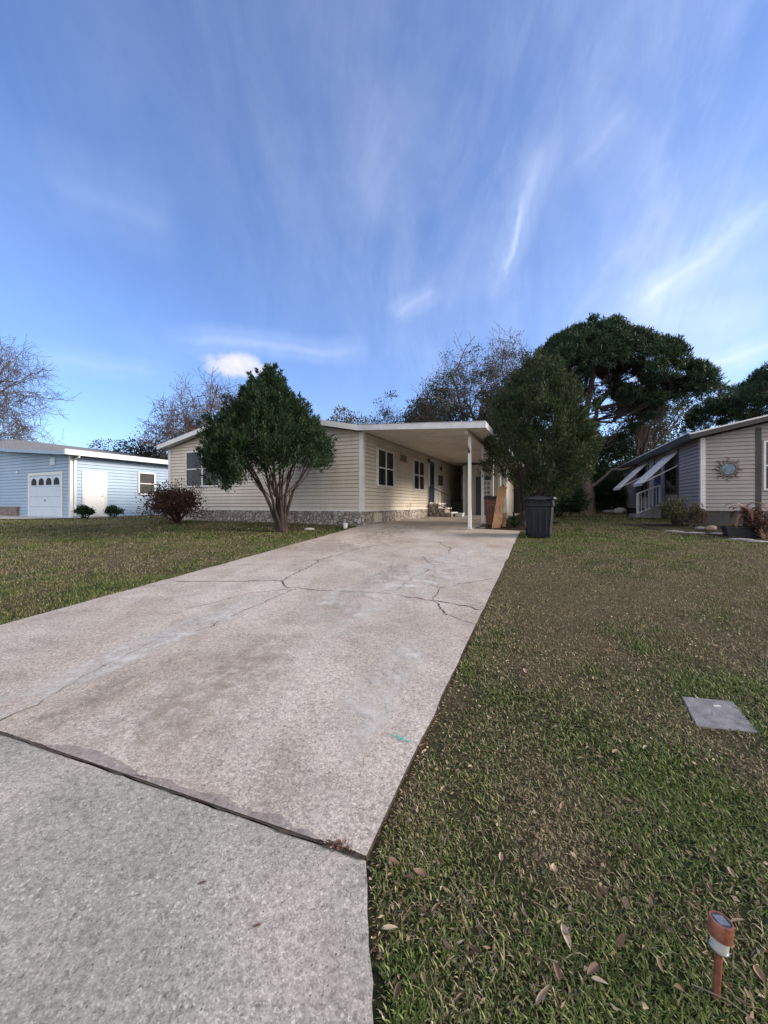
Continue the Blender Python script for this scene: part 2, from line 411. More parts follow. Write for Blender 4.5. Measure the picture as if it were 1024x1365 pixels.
def deadness(X, Y):
    d = fbm(X * 0.55 + 3, Y * 0.55, 3, 4) * 0.9 + (fbm(X * 2.6, Y * 2.6, 9, 3) - 0.5) * 1.5 + 0.02
    right = X > edgeR(Y)
    # bare brown band across the middle of the right lawn; greener close by and by the far end
    band = np.exp(-((Y - 5.6) / 2.3) ** 2)
    d = d + np.where(right, 0.36 * band - 0.02, 0.02)
    d = d - np.where(right, 0.38 * np.exp(-(((X - 5.0) / 1.1) ** 2 + ((Y - 10.2) / 1.0) ** 2)), 0)
    d = d - np.where(right, 0.5 * np.exp(-(((X - 2.25) / 0.5) ** 2 + ((Y - 2.85) / 0.28) ** 2)), 0)
    d = d + np.where(~right, 0.32 * np.exp(-(((X + 5.8) / 1.6) ** 2 + ((Y - 7.2) / 1.6) ** 2)), 0)
    d = d - np.where(~right, 0.34 * np.exp(-(((X + 4.4) / 2.2) ** 2 + ((Y - 9.4) / 1.2) ** 2)), 0)
    d = d - np.where(~right, 0.30 * np.exp(-((edgeL(Y) - X) / 0.7) ** 2), 0)
    d = d - np.where(right, 0.10 * np.clip((3.2 - Y) / 1.5, 0, 1), 0)
    return np.clip(d, 0, 1)

def bumps(X, Y): return (fbm(X * 0.8, Y * 0.8, 21, 3) - 0.5) * 0.035

# ground sheet: fine near the camera, coarse far away
xs = np.concatenate([np.arange(-400, -40, 30), np.arange(-40, -12, 1.0), np.arange(-12, 14, 0.16), np.arange(14, 40, 1.0), np.arange(40, 401, 30)])
ys = np.concatenate([np.arange(-60, -4, 8), np.arange(-4, 0, 0.5), np.arange(0, 16, 0.12), np.arange(16, 60, 1.5), np.arange(60, 701, 40)])
GX, GY = np.meshgrid(xs, ys)
GZ = g(GY) - 0.024 + bumps(GX, GY) * ((GX < edgeL(GY) - 0.3) | (GX > edgeR(GY) + 0.3))
# keep the sheet just under the slabs
inside = (GX > edgeL(GY) + 0.2) & (GX < edgeR(GY) - 0.2)
GZ = np.where(inside, g(GY) - 0.075, GZ)
nx, ny = len(xs), len(ys)
idx = np.arange(nx * ny).reshape(ny, nx)
Fq = np.stack([idx[:-1, :-1], idx[:-1, 1:], idx[1:, 1:], idx[1:, :-1]], -1).reshape(-1, 4)
ground = npmesh('ground', np.stack([GX, GY, GZ], -1), Fq, M['ground'], attrs={'dead': deadness(GX, GY).ravel()}, smooth=True)
tag(ground, 'lawn ground rising gently from the road to the houses', kind='structure')

# ------------------------------------------------------------ driveway
def slab(name, pts, mat, lift=0.0, thick=0.10, label=None, parent=None, step=0.5, kind='structure'):
    """a polygon laid on the slope, cut into strips so that it follows the ground"""
    import bmesh
    bm = bmesh.new()
    vs = [bm.verts.new((x, y, 0)) for x, y in pts]
    bm.faces.new(vs)
    y0 = min(p[1] for p in pts); y1 = max(p[1] for p in pts)
    y = math.ceil(y0 / step) * step
    while y < y1:
        bmesh.ops.bisect_plane(bm, geom=bm.verts[:] + bm.edges[:] + bm.faces[:], plane_co=(0, y, 0), plane_no=(0, 1, 0), dist=1e-5)
        y += step
    for v in bm.verts: v.co.z = gz(v.co.y) + lift
    if thick:
        r = bmesh.ops.extrude_face_region(bm, geom=bm.faces[:])
        for e in r['geom']:
            if isinstance(e, bmesh.types.BMVert): e.co.z -= thick
    bmesh.ops.recalc_face_normals(bm, faces=bm.faces[:])
    me = bpy.data.meshes.new(name); bm.to_mesh(me); bm.free(); me.materials.append(mat); me.materials.append(M['crack'])
    for p_ in me.polygons:
        if abs(p_.normal.z) < 0.5: p_.material_index = 1
    o = bpy.data.objects.new(name, me); COL.objects.link(o)
    if parent: o.parent = parent
    elif kind: tag(o, label, kind=kind)
    if label: o['label'] = label
    return o
def wob(a, b, n, amp, seed):
    """line from a to b with small breaks"""
    r = np.random.default_rng(seed); out = []
    ax, ay = a; bx, by = b; l = math.hypot(bx - ax, by - ay); nx_, ny_ = -(by - ay) / l, (bx - ax) / l
    for i in range(n + 1):
        t = i / n; k = 0 if i in (0, n) else r.normal(0, amp)
        out.append((ax + (bx - ax) * t + nx_ * k, ay + (by - ay) * t + ny_ * k))
    return out
postline = lambda s: H.w(s, 3.55, 0)[:2]
# joint
jl, jr = (-4.27, 2.95), JR
drive_pts = wob((jr[0] + 0.0, jr[1] + 0.012), (ER[0], ER[1]), 40, 0.006, 1)
drive_pts += [up(694, 707.6), H.w(0.72, 3.55, 0)[:2]] + [H.w(13.4, 3.55, 0)[:2], H.w(13.4, 0.02, 0)[:2], H.w(0.3, 0.02, 0)[:2]]
drive_pts += wob(up(483, 701.5), EL1, 2, 0, 2)[:-1] + wob(EL1, (jl[0], jl[1] + 0.012), 40, 0.008, 3)
drive_pts += wob((jl[0], jl[1] + 0.012), (jr[0], jr[1] + 0.012), 60, 0.0022, 5)[1:-1]
driveway = slab('driveway', drive_pts, M['drive'], 0, 0.09, 'long cracked pinkish concrete driveway running up to the carport')
ap = wob((jl[0], jl[1] - 0.004), (jr[0], jr[1] - 0.004), 60, 0.0022, 6)
ap += wob((jr[0], jr[1] - 0.004), up(498, 1365), 10, 0.004, 7)[1:] + [(0.0, -3.5), (-9, -3.5), (-9, 3.4)]
apron = slab('driveway_apron', ap, M['apron'], -0.004, 0.09, 'rough grey aggregate concrete apron nearest the camera')

# cracks, mortar patches and stains lie on the slab
def line_mesh(name, pxs, w, mat, parent, lift=0.004, seed=0, jit=0.012):
    r = np.random.default_rng(seed); P = [up(x, y) for x, y in pxs]
    pts = []
    for a, b in zip(P[:-1], P[1:]):
        l = math.hypot(b[0] - a[0], b[1] - a[1]); n = max(2, int(l / 0.05))
        for i in range(n):
            t = i / n; pts.append((a[0] + (b[0] - a[0]) * t, a[1] + (b[1] - a[1]) * t))
    pts.append(P[-1]); n = len(pts)
    m = MB(); off = np.cumsum(r.normal(0, jit * 0.6, n)); off -= np.linspace(0, off[-1], n); off += r.normal(0, jit * 0.4, n)
    L_, R_ = [], []
    for i, p in enumerate(pts):
        a = pts[max(0, i - 1)]; b = pts[min(n - 1, i + 1)]; l = math.hypot(b[0] - a[0], b[1] - a[1]) + 1e-9
        nx_, ny_ = -(b[1] - a[1]) / l, (b[0] - a[0]) / l
        ww = w * (0.35 + r.random() * 0.9) / 2
        c = (p[0] + nx_ * off[i], p[1] + ny_ * off[i])
        for S, sg in ((L_, 1), (R_, -1)):
            X, Y = c[0] + nx_ * ww * sg, c[1] + ny_ * ww * sg
            S.append((X, Y, gz(Y) + lift))
    for i in range(n - 1): m.poly([L_[i], L_[i + 1], R_[i + 1], R_[i]])
    return m.build(name, mat, parent)
CW = 0.6
CR = [([(0, 962), (50, 940), (100, 912), (165, 877), (215, 852), (280, 837), (330, 812), (395, 785)], 0.020),
      ([(235, 775), (310, 775), (375, 774), (430, 747), (482, 731), (538, 721), (585, 723), (600, 731.5), (597, 739)], 0.026),
      ([(375, 774), (383, 781), (413, 785), (520, 792), (580, 800), (641, 813)], 0.026),
      ([(563, 742), (578, 755), (555, 768), (540, 777), (525, 790)], 0.030),
      ([(662, 772), (615, 777), (585, 783), (574, 798), (583, 806), (598, 820)], 0.020),
      ([(555, 768), (575, 774), (585, 783)], 0.014),
      ([(598, 820), (618, 828), (635, 832)], 0.010),
      ([(495, 768), (518, 758), (524, 748)], 0.012)]
for i, (p, w) in enumerate(CR): line_mesh('crack', p, w * CW, M['crack'], driveway, seed=i + 1, jit=0.022)
line_mesh('crack', [(395, 785), (330, 790), (250, 812)], 0.008, M['crack'], driveway, seed=31)
line_mesh('joint_dirt', [(0, 976.5), (120, 1017), (245, 1060), (360, 1100), (440, 1128), (487, 1144.6)], 0.020, M['crack'], driveway, lift=0.002, seed=12, jit=0.001)

def blob(name, cx, cy, rx, ry, mat, parent, ang=0, lift=0.005, seed=0, n=30, rag=0.15):
    """soft-edged irregular mark in plan coordinates; alpha falls off to the rim"""
    r = np.random.default_rng(seed); V = [(cx, cy, gz(cy) + lift)]; A = [1.0]
    ph = r.random(6) * 6.28
    for ring, (k, e) in enumerate(((0.35, 1.0), (0.7, 0.75), (1.0, 0.0))):
        for i in range(n):
            th = 2 * math.pi * i / n
            q = k * (1 + rag * sum(math.sin((j + 2) * th + ph[j]) / (j + 1) for j in range(5)))
            a, b = rx * q * math.cos(th), ry * q * math.sin(th)
            X = cx + a * math.cos(ang) - b * math.sin(ang); Y = cy + a * math.sin(ang) + b * math.cos(ang)
            V.append((X, Y, gz(Y) + lift)); A.append(e)
    T = [(0, 1 + i, 1 + (i + 1) % n) for i in range(n)]
    for ring in range(2):
        q = 1 + ring * n
        for i in range(n):
            j = (i + 1) % n; T += [(q + i, q + n + i, q + n + j), (q + i, q + n + j, q + j)]
    return npmesh(name, V, T, mat, parent, {'edge': A})
ua = math.atan2(0.9105, 0.4135)
def bl(name, x, y, rx, ry, mat, seed, lift, ang=ua): X, Y = up(x, y); return blob(name, X, Y, rx, ry, mat, driveway, ang, lift, seed, rag=0.25)
bl('pale_stain', 560, 770, 2.2, 0.75, M['palestain'], 1, 0.0060)
bl('pale_stain', 615, 740, 1.5, 0.55, M['palestain'], 2, 0.0068)
bl('pale_stain', 450, 800, 0.7, 0.4, M['palestain'], 3, 0.0060)
bl('pale_stain', 275, 830, 1.7, 0.22, M['palestain'], 4, 0.0060)
bl('pale_stain', 170, 868, 1.0, 0.16, M['palestain'], 11, 0.0068)
bl('pale_stain', 520, 905, 1.0, 0.18, M['palestain'], 14, 0.0068)
bl('brown_stain', 300, 925, 0.9, 0.35, M['ruststain'], 5, 0.0052)
bl('brown_stain', 470, 722, 2.0, 1.3, M['ruststain'], 6, 0.0052)
bl('brown_stain', 200, 960, 0.45, 0.25, M['ruststain'], 7, 0.0060)
bl('brown_stain', 330, 880, 1.0, 0.3, M['ruststain'], 15, 0.0076)
bl('brown_stain', 540, 705, 1.6, 1.0, M['darkstain'], 8, 0.0076)
bl('dark_stain', 600, 731, 0.22, 0.10, M['darkstain'], 9, 0.0084, 0)
bl('dark_stain', 583, 739, 0.20, 0.08, M['darkstain'], 10, 0.0084, 0)
bl('dark_stain', 520, 765, 0.7, 0.35, M['darkstain'], 12, 0.0084)
bl('dark_stain', 110, 940, 0.5, 0.16, M['darkstain'], 13, 0.0084)
X, Y = up(535, 986); blob('teal_paint_mark', X, Y, 0.085, 0.014, M['teal'], driveway, -0.28, 0.006, 16, rag=0.5)
X, Y = up(526, 982); blob('teal_paint_mark', X, Y, 0.035, 0.012, M['teal'], driveway, -0.5, 0.0066, 17, rag=0.5)

def mortar(pxu, pxl, seed):
    r = np.random.default_rng(seed); m = MB(); U = []; W = []
    n = 90
    for i in range(n + 1):
        t = i / n
        ax = np.interp(t, np.linspace(0, 1, len(pxu)), [p[0] for p in pxu]); ay = np.interp(t, np.linspace(0, 1, len(pxu)), [p[1] for p in pxu])
        bx = np.interp(t, np.linspace(0, 1, len(pxl)), [p[0] for p in pxl]); by = np.interp(t, np.linspace(0, 1, len(pxl)), [p[1] for p in pxl])
        a = up(ax, ay + 5 * float(fbm(np.array(t * 22.), np.array(seed * 1.), 4, 3)) - 2.5 + r.normal(0, 0.35)); b = up(bx, by)
        U.append((a[0], a[1], gz(a[1]) + 0.0045)); W.append((b[0], b[1], gz(b[1]) + 0.0045))
    for i in range(n): m.poly([U[i], U[i + 1], W[i + 1], W[i]])
    return m.build('mortar_patch', M['patch'], driveway)
mortar([(62, 994), (90, 995), (130, 1001), (165, 1018), (190, 1036), (225, 1040), (245, 1052), (270, 1056), (300, 1060), (320, 1078), (350, 1085), (375, 1087), (390, 1104), (410, 1106), (425, 1120)],
       [(62, 996.5), (425, 1121.5)], 2)

# concrete and mulch elsewhere
mulch = slab('mulch_bed', [(2.62, 11.22), (3.82, 10.82), (4.1, 11.0), (5.6, 12.4), (6.2, 13.6), (4.6, 14.2), (3.9, 13.5)], M['soil'], 0.0, 0.05, 'dark mulch bed under the clipped tree by the carport')
ap2 = [BH.w(-4.2, -14, 0)[:2], BH.w(-0.05, -14, 0)[:2], BH.w(-0.05, 0.0, 0)[:2], BH.w(1.9, 0.05, 0)[:2], BH.w(1.9, 1.1, 0)[:2], BH.w(0.2, 1.0, 0)[:2], BH.w(-1.7, -0.6, 0)[:2]]
slab('neighbour_driveway', ap2, M['neardrive'], 0.0, 0.08, 'pale concrete drive in front of the blue garage')

# ------------------------------------------------------------ building parts
def siding(fr, side, s0, s1, z0, top, mat, parent, name='wall', course=0.122, lap=0.022, breaks=None, at=0.0):
    """lapped boards. side='t+': faces +t at t=at, runs in s. side='s-': faces -s at s=at, runs in t. side='t-': faces -t"""
    m = MB(); n = max(1, int(math.ceil((s1 - s0) / 0.3)))
    xs_ = [s0 + (s1 - s0) * i / n for i in range(n + 1)]
    if breaks: xs_ = sorted(set(xs_ + [b for b in breaks if s0 < b < s1]))
    def P(a, out, z):
        if side == 't+': return fr.w(a, at + out, z)
        if side == 't-': return fr.w(a, at - out, z)
        return fr.w(at - out, a, z)
    zmax = max(top(x) for x in xs_); z = z0
    while z < zmax:
        for a, b in zip(xs_[:-1], xs_[1:]):
            ta, tb = top(a), top(b)
            if max(ta, tb) <= z: continue
            za, zb = min(z + course, ta), min(z + course, tb)
            za = max(za, z + 0.001); zb = max(zb, z + 0.001)
            gh = min(0.020, (min(za, zb) - z) * 0.5)
            m.poly([P(a, lap, z + gh), P(b, lap, z + gh), P(b, 0.004, zb), P(a, 0.004, za)])
            m.poly([P(a, -0.012, z + gh), P(b, -0.012, z + gh), P(b, lap, z + gh), P(a, lap, z + gh)])
            m.poly([P(a, -0.012, z), P(b, -0.012, z), P(b, -0.012, z + gh), P(a, -0.012, z + gh)])
        z += course
    for a, b in ((s0, s1),):     # backing board
        m.hexa([P(a, -0.10, z0), P(b, -0.10, z0), P(b, -0.014, z0), P(a, -0.014, z0)], [P(a, -0.10, min(top(a), top(b))), P(b, -0.10, min(top(a), top(b))), P(b, -0.014, min(top(a), top(b))), P(a, -0.014, min(top(a), top(b)))])
    return m.build(name, mat, parent)

def window(fr, side, at, a0, a1, z0, z1, parent, frame=None, halves=2, sash=0.5, blind=0, curtain=True, label=None, fw=0.055):
    """frame with sashes; pane and blind are its children"""
    frame = frame or M['trimwhite']
    def bx(m, u0, u1, o0, o1, w0, w1):
        if side == 't+': m.box(fr, u0, u1, at + o0, at + o1, w0, w1)
        elif side == 't-': m.box(fr, u0, u1, at - o1, at - o0, w0, w1)
        else: m.box(fr, at - o1, at - o0, u0, u1, w0, w1)
    m = MB()
    bx(m, a0 - fw, a0, 0.0, 0.06, z0 - fw, z1 + fw); bx(m, a1, a1 + fw, 0.0, 0.06, z0 - fw, z1 + fw)
    bx(m, a0, a1, 0.0, 0.059, z1, z1 + fw); bx(m, a0, a1, 0.0, 0.066, z0 - fw, z0)
    wd = (a1 - a0) / halves
    for k in range(1, halves): bx(m, a0 + wd * k - 0.035, a0 + wd * k + 0.035, 0.0, 0.056, z0, z1)
    zm = z0 + (z1 - z0) * sash
    for k in range(halves):
        l = a0 + wd * k + (0.035 if k else 0); r_ = a0 + wd * (k + 1) - (0.035 if k < halves - 1 else 0)
        bx(m, l, r_, 0.028, 0.052, zm - 0.022, zm + 0.022)
    w = m.build('window', frame, parent)
    if label: w['label'] = label
    p = MB(); bx(p, a0 + 0.001, a1 - 0.001, 0.040, 0.043, z0 + 0.001, z1 - 0.001); 
    pn = p.build('pane', M['glass'], w)
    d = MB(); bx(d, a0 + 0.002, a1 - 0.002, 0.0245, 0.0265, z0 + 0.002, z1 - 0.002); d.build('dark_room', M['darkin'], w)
    if blind > 0:
        b = MB(); z = z1 - 0.02; stop = z1 - (z1 - z0) * blind
        while z > stop: bx(b, a0 + 0.02, a1 - 0.02, 0.028, 0.036, z - 0.032, z - 0.006); z -= 0.036
        b.build('blind', M['blind'], w)
    elif curtain:
        b = MB()
        for k in range(halves):
            l = a0 + wd * k; q = wd * 0.30
            for j in range(5): bx(b, l + q * j / 5 + 0.03, l + q * (j + 0.8) / 5 + 0.03, 0.028, 0.033 + 0.004 * (j % 2), z0 + 0.02, z1 - 0.02)
        b.build('curtain', M['curtain'], w)
    return w

def gable_roof(fr, s0, s1, t0, t1, tr, ze0, zr, ze1, mat, parent, th=0.13, name='roof'):
    """closed prism: eaves at t0 (ze0) and t1 (ze1), ridge tr (zr); z values are the top surface"""
    prof = [(t0, ze0), (tr, zr), (t1, ze1), (t1, ze1 - th), (tr, zr - th), (t0, ze0 - th)]
    m = MB()
    a = [fr.w(s0, t, z) for t, z in prof]; b = [fr.w(s1, t, z) for t, z in prof]
    i = len(m.v); m.v += a + b
    for f in ([0, 1, 4, 5], [1, 2, 3, 4]): m.f.append(f); m.f.append([x + 6 for x in f[::-1]])
    for k in range(6): m.f.append([k, k + 6, (k + 1) % 6 + 6, (k + 1) % 6])
    return m.build(name, mat, parent)

# ============================================================ CREAM HOUSE
ZB = 1.277                         # bottom of the siding
zt = lambda t: 3.70 + 0.2045 * (t + 8.77 if t < -4.385 else -t)   # gable line
house = thing('mobile_home', H.w(0, 0, gz(11.9)), 'single-storey cream-sided home with stone skirting and attached open carport', 'house')
siding(H, 's-', -8.77, 0, ZB, lambda t: zt(t) + 0.02, M['cream'], house, breaks=[-4.385])
siding(H, 't+', 0, 13.4, ZB, lambda s: 3.74, M['creamside'], house)
siding(H, 't-', 0, 17, ZB, lambda s: 3.70, M['cream'], house, at=-8.77)
m = MB(); m.box(H, 0.1, 17, -8.6, -0.12, 0.9, 3.6); m.build('house_core', M['darkin'], house)
m = MB(); m.box(H, -0.035, 13.4, -0.10, 0.035, 0.55, ZB - 0.004); m.box(H, -0.035, 0.10, -8.80, -0.1, 0.55, ZB - 0.004); m.box(H, 0.10, 17, -8.80, -8.70, 0.55, ZB - 0.004)
m.build('stone_skirting', M['stone'], house)
m = MB(); m.box(H, -0.045, 0.0, -8.80, 0.04, ZB - 0.003, ZB + 0.03); m.box(H, 0.0, 13.4, 0.0, 0.045, ZB - 0.003, ZB + 0.03); m.build('starter_strip', M['trimwhite'], house)
m = MB(); m.box(H, -0.035, 0.10, -0.10, 0.035, ZB + 0.03, 3.74); m.build('corner_trim', M['trimwhite'], house)
m = MB(); m.box(H, -0.035, 0.10, -8.805, -8.67, ZB + 0.03, 3.70); m.build('corner_trim', M['trimwhite'], house)
# gable roof
roof = gable_roof(H, -0.30, 17.2, -9.05, 0.06, -4.385, 3.83, 4.78, 3.87, M['aluminium'], house)
# barge boards under the front edge
m = MB()
for a, b, za, zb in ((-9.07, -4.385, 3.845, 4.80), (-4.385, 0.05, 4.80, 3.885)):
    m.hexa([H.w(-0.335, a, za - 0.17), H.w(-0.335, b, zb - 0.17), H.w(-0.335, b, zb), H.w(-0.335, a, za)],
           [H.w(-0.302, a, za - 0.17), H.w(-0.302, b, zb - 0.17), H.w(-0.302, b, zb), H.w(-0.302, a, za)])
m.build('barge_board', M['trimwhite'], roof)
m = MB(); m.box(H, -0.30, 17.2, -9.11, -9.052, 3.72, 3.86); m.build('gutter', M['trimwhite'], roof)
window(H, 's-', 0, -7.72, -6.02, 2.21, 3.50, house, label='front window half hidden by the cone-shaped tree', halves=2)
window(H, 't+', 0, 1.07, 2.35, 2.15, 3.33, house)
window(H, 't+', 0, 4.57, 5.84, 2.15, 3.33, house)
# wall vent
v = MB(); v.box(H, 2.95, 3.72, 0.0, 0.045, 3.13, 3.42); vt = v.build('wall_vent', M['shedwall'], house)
m = MB()
for k in range(6): m.box(H, 3.0, 3.67, 0.046, 0.056, 3.16 + k * 0.041, 3.178 + k * 0.041)
m.build('louvre', M['darktrim'], vt)
# door, lantern, small dark plaque
m = MB(); m.box(H, 6.72, 7.46, 0.0, 0.035, 1.60, 3.52); dr = m.build('door', M['navydoor'], house); dr['label'] = 'dark side door at the top of the stone steps'
m = MB(); m.box(H, 6.60, 6.72, 0, 0.05, 1.58, 3.62); m.box(H, 7.46, 7.60, 0, 0.05, 1.58, 3.62); m.box(H, 6.72, 7.46, 0, 0.048, 3.52, 3.62); m.build('door_frame', M['trimwhite'], dr)
m = MB(); m.box(H, 6.86, 7.32, 0.036, 0.042, 2.45, 3.35); m.build('pane', M['glass'], dr)
def lantern(s, z, parent):
    m = MB(); c = H.w(s, 0.12, z)
    m.lathe(c, [(0.001, 0.10), (0.065, 0.05), (0.055, 0.03), (0.05, -0.08), (0.03, -0.10), (0.001, -0.11)], 10)
    m.box(H, s - 0.02, s + 0.02, 0, 0.12, z + 0.04, z + 0.07)
    return m.build('wall_lantern', M['black'], parent)
lantern(6.35, 3.50, house); lantern(8.35, 3.3, house)
m = MB(); m.box(H, 8.2, 9.0, 0, 0.03, 2.45, 2.95); m.build('mesh_plaque', M['darktrim'], house)
# tap and pipe
m = MB(); m.tube([H.w(3.95, 0.09, 0.88), H.w(3.95, 0.09, 1.50), H.w(3.85, 0.16, 1.53), H.w(3.80, 0.20, 1.40)], 0.016, 6); m.build('water_pipe', M['aluminium'], house)
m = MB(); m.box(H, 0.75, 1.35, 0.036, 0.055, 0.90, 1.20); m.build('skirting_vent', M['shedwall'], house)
m = MB(); m.tube([H.w(4.6, 0.4, 0.9), H.w(5.0, 0.5, 0.9), H.w(5.4, 0.4, 0.9)], 0.02, 6)
m.build('hose', M['black'], house)
# steps with iron rail
m = MB(); zg = gz(18.4)
m.box(H, 6.55, 7.65, 0.05, 0.50, zg - 0.1, 1.49); m.box(H, 6.55, 7.65, 0.50, 0.80, zg - 0.1, 1.28); m.box(H, 6.55, 7.65, 0.80, 1.10, zg - 0.1, 1.08)
st = m.build('steps', M['stone'], house); st['label'] = 'stone-faced steps under the side door'
m = MB(); m.box(H, 6.52, 7.68, 0.05, 0.53, 1.492, 1.54); m.box(H, 6.52, 7.68, 0.50, 0.83, 1.282, 1.33); m.box(H, 6.52, 7.68, 0.80, 1.13, 1.082, 1.13)
m.build('tread', M['trimwhite'], st)
m = MB(); a = H.w(6.58, 0.08, 2.32); b = H.w(6.58, 1.05, 1.86); m.bar(a, b, 0.035)
m.bar(H.w(6.58, 0.08, 1.65), H.w(6.58, 1.05, 1.22), 0.025)
for k in range(8):
    t = 0.08 + 0.97 * k / 7; za = 2.32 - 0.46 * k / 7; zb = 1.65 - 0.43 * k / 7
    w = 0.04 if k in (0, 7) else 0.016
    m.bar(H.w(6.58, t, (zb if k not in (0, 7) else (1.54 if k == 0 else 1.12))), H.w(6.58, t, za), w)
m.build('railing', M['black'], house)

# carport roof and posts
zc = lambda t: 3.75 - 0.060 * t      # ceiling height
m = MB()
A = [H.w(-0.30, 0.065, 3.735), H.w(-0.30, 3.72, zc(3.72)), H.w(13.6, 3.72, zc(3.72)), H.w(13.6, 0.065, 3.735)]
m.hexa(A, [(x, y, z + 0.10) for x, y, z in A])
cr = m.build('carport_roof', M['ceiling'], house)
m = MB()
for k in range(46):               # pan joints across the ceiling
    s = -0.1 + k * 0.30
    m.hexa([H.w(s, 0.07, 3.728), H.w(s, 3.6, zc(3.6) - 0.006), H.w(s + 0.012, 3.6, zc(3.6) - 0.006), H.w(s + 0.012, 0.07, 3.728)],
           [H.w(s, 0.07, 3.734), H.w(s, 3.6, zc(3.6) - 0.001), H.w(s + 0.012, 3.6, zc(3.6) - 0.001), H.w(s + 0.012, 0.07, 3.734)])
m.build('ceiling_seam', M['ceiling'], cr)
m = MB()
m.hexa([H.w(-0.345, 0.05, 3.725), H.w(-0.345, 3.76, zc(3.76) - 0.03), H.w(-0.345, 3.76, zc(3.76) + 0.135), H.w(-0.345, 0.05, 3.885)],
       [H.w(-0.303, 0.05, 3.725), H.w(-0.303, 3.76, zc(3.76) - 0.03), H.w(-0.303, 3.76, zc(3.76) + 0.135), H.w(-0.303, 0.05, 3.885)])
m.hexa([H.w(-0.345, 0.05, 3.885), H.w(-0.345, 3.78, zc(3.76) + 0.135), H.w(-0.37, 3.78, zc(3.76) + 0.15), H.w(-0.37, 0.05, 3.90)],
       [H.w(-0.26, 0.05, 3.89), H.w(-0.26, 3.78, zc(3.76) + 0.14), H.w(-0.26, 3.78, zc(3.76) + 0.16), H.w(-0.26, 0.05, 3.91)])
m.box(H, -0.345, 13.6, 3.762, 3.80, zc(3.76) - 0.03, zc(3.76) + 0.135)
m.build('fascia', M['aluminium'], cr)
m = MB(); m.box(H, 0.0, 13.3, 3.17, 3.27, zc(3.2) - 0.13, zc(3.27) - 0.002); m.build('side_beam', M['ceiling'], cr)
for s in (0.45, 2.5, 4.55, 6.6, 8.65):
    p = H.w(s, 3.22, 0); zg = gz(p[1]) + 0.002
    m = MB(); m.box(H, s - 0.045, s + 0.045, 3.175, 3.265, zg, zc(3.2) - 0.131)
    po = m.build('post', M['trimwhite'], house, bevel=0.008)
    m = MB(); m.box(H, s - 0.085, s + 0.085, 3.135, 3.305, zg, zg + 0.012); m.box(H, s - 0.05, s + 0.05, 3.17, 3.27, zg + 0.012, zg + 0.07)
    m.build('base_plate', M['aluminium'], po)
    if s == 0.45:
        po['label'] = 'front white carport post with a small black hook'
        m = MB(); m.lathe(H.w(s - 0.06, 3.21, 3.0), [(0.001, -0.05), (0.035, -0.03), (0.03, 0.03), (0.012, 0.06), (0.001, 0.07)], 8)
        m.tube([H.w(s - 0.05, 3.2, 3.03), H.w(s - 0.11, 3.2, 3.10), H.w(s - 0.08, 3.2, 3.14)], 0.012, 6); m.build('hook', M['black'], po)
# back wall of the passage
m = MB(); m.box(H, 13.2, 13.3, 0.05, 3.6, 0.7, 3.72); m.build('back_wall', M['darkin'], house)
m = MB(); m.box(H, 13.12, 13.19, 0.75, 1.0, 1.6, 3.3); m.build('bright_strip', M['trimwhite'], house)  # white strip stands in for the brightness at the passage end
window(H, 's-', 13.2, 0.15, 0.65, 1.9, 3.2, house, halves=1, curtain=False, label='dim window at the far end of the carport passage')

# storage room
shed = thing('storage_room', H.w(9.6, 0.93, gz(20)), 'cream storage room with a dark glazed door at the back of the carport', 'shed')
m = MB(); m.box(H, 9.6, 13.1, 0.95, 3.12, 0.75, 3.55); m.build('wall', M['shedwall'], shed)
m = MB(); m.box(H, 9.57, 9.598, 0.95, 1.05, 0.9, 3.5); m.box(H, 9.57, 9.598, 3.0, 3.12, 0.9, 3.5); m.build('corner_trim', M['trimwhite'], shed)
m = MB(); m.box(H, 9.55, 9.597, 1.62, 2.52, 0.92, 2.92); d = m.build('door', M['navydoor'], shed)
m = MB(); m.box(H, 9.54, 9.549, 1.95, 2.38, 1.95, 2.72)
dw = m.build('door_window', M['trimwhite'], d)
m = MB()
for i in range(2):
    for j in range(3): m.box(H, 9.532, 9.538, 1.985 + i * 0.20, 2.145 + i * 0.20, 1.99 + j * 0.24, 2.19 + j * 0.24)
m.build('pane', M['glass'], dw)
m = MB(); m.lathe(H.w(9.52, 1.70, 1.9), [(0.001, -0.03), (0.03, 0), (0.001, 0.03)], 8); m.build('handle', M['galv'], d)
bench = thing('storage_box', H.w(9.0, 0.5, gz(20)), 'black storage box beside the stone steps, deep in the carport', 'box')
zz = gz(20)
m = MB(); m.box(H, 10.3, 10.9, 0.14, 0.88, zz, zz + 0.62); m.build('body', M['pot'], bench, bevel=0.02)
m = MB(); m.box(H, 10.27, 10.93, 0.11, 0.91, zz + 0.622, zz + 0.70); m.build('lid', M['black'], bench, bevel=0.02)
blk = thing('step_block', H.w(7.6, 1.4, gz(18.4)), 'small white block on the concrete at the foot of the stone steps', 'block')
m = MB(); q = gz(18) + 0.002; m.box(H, 6.95, 7.35, 1.20, 1.52, q, q + 0.13); m.box(H, 6.93, 7.37, 1.18, 1.54, q + 0.131, q + 0.17); m.build('body', M['trimwhite'], blk, bevel=0.01)

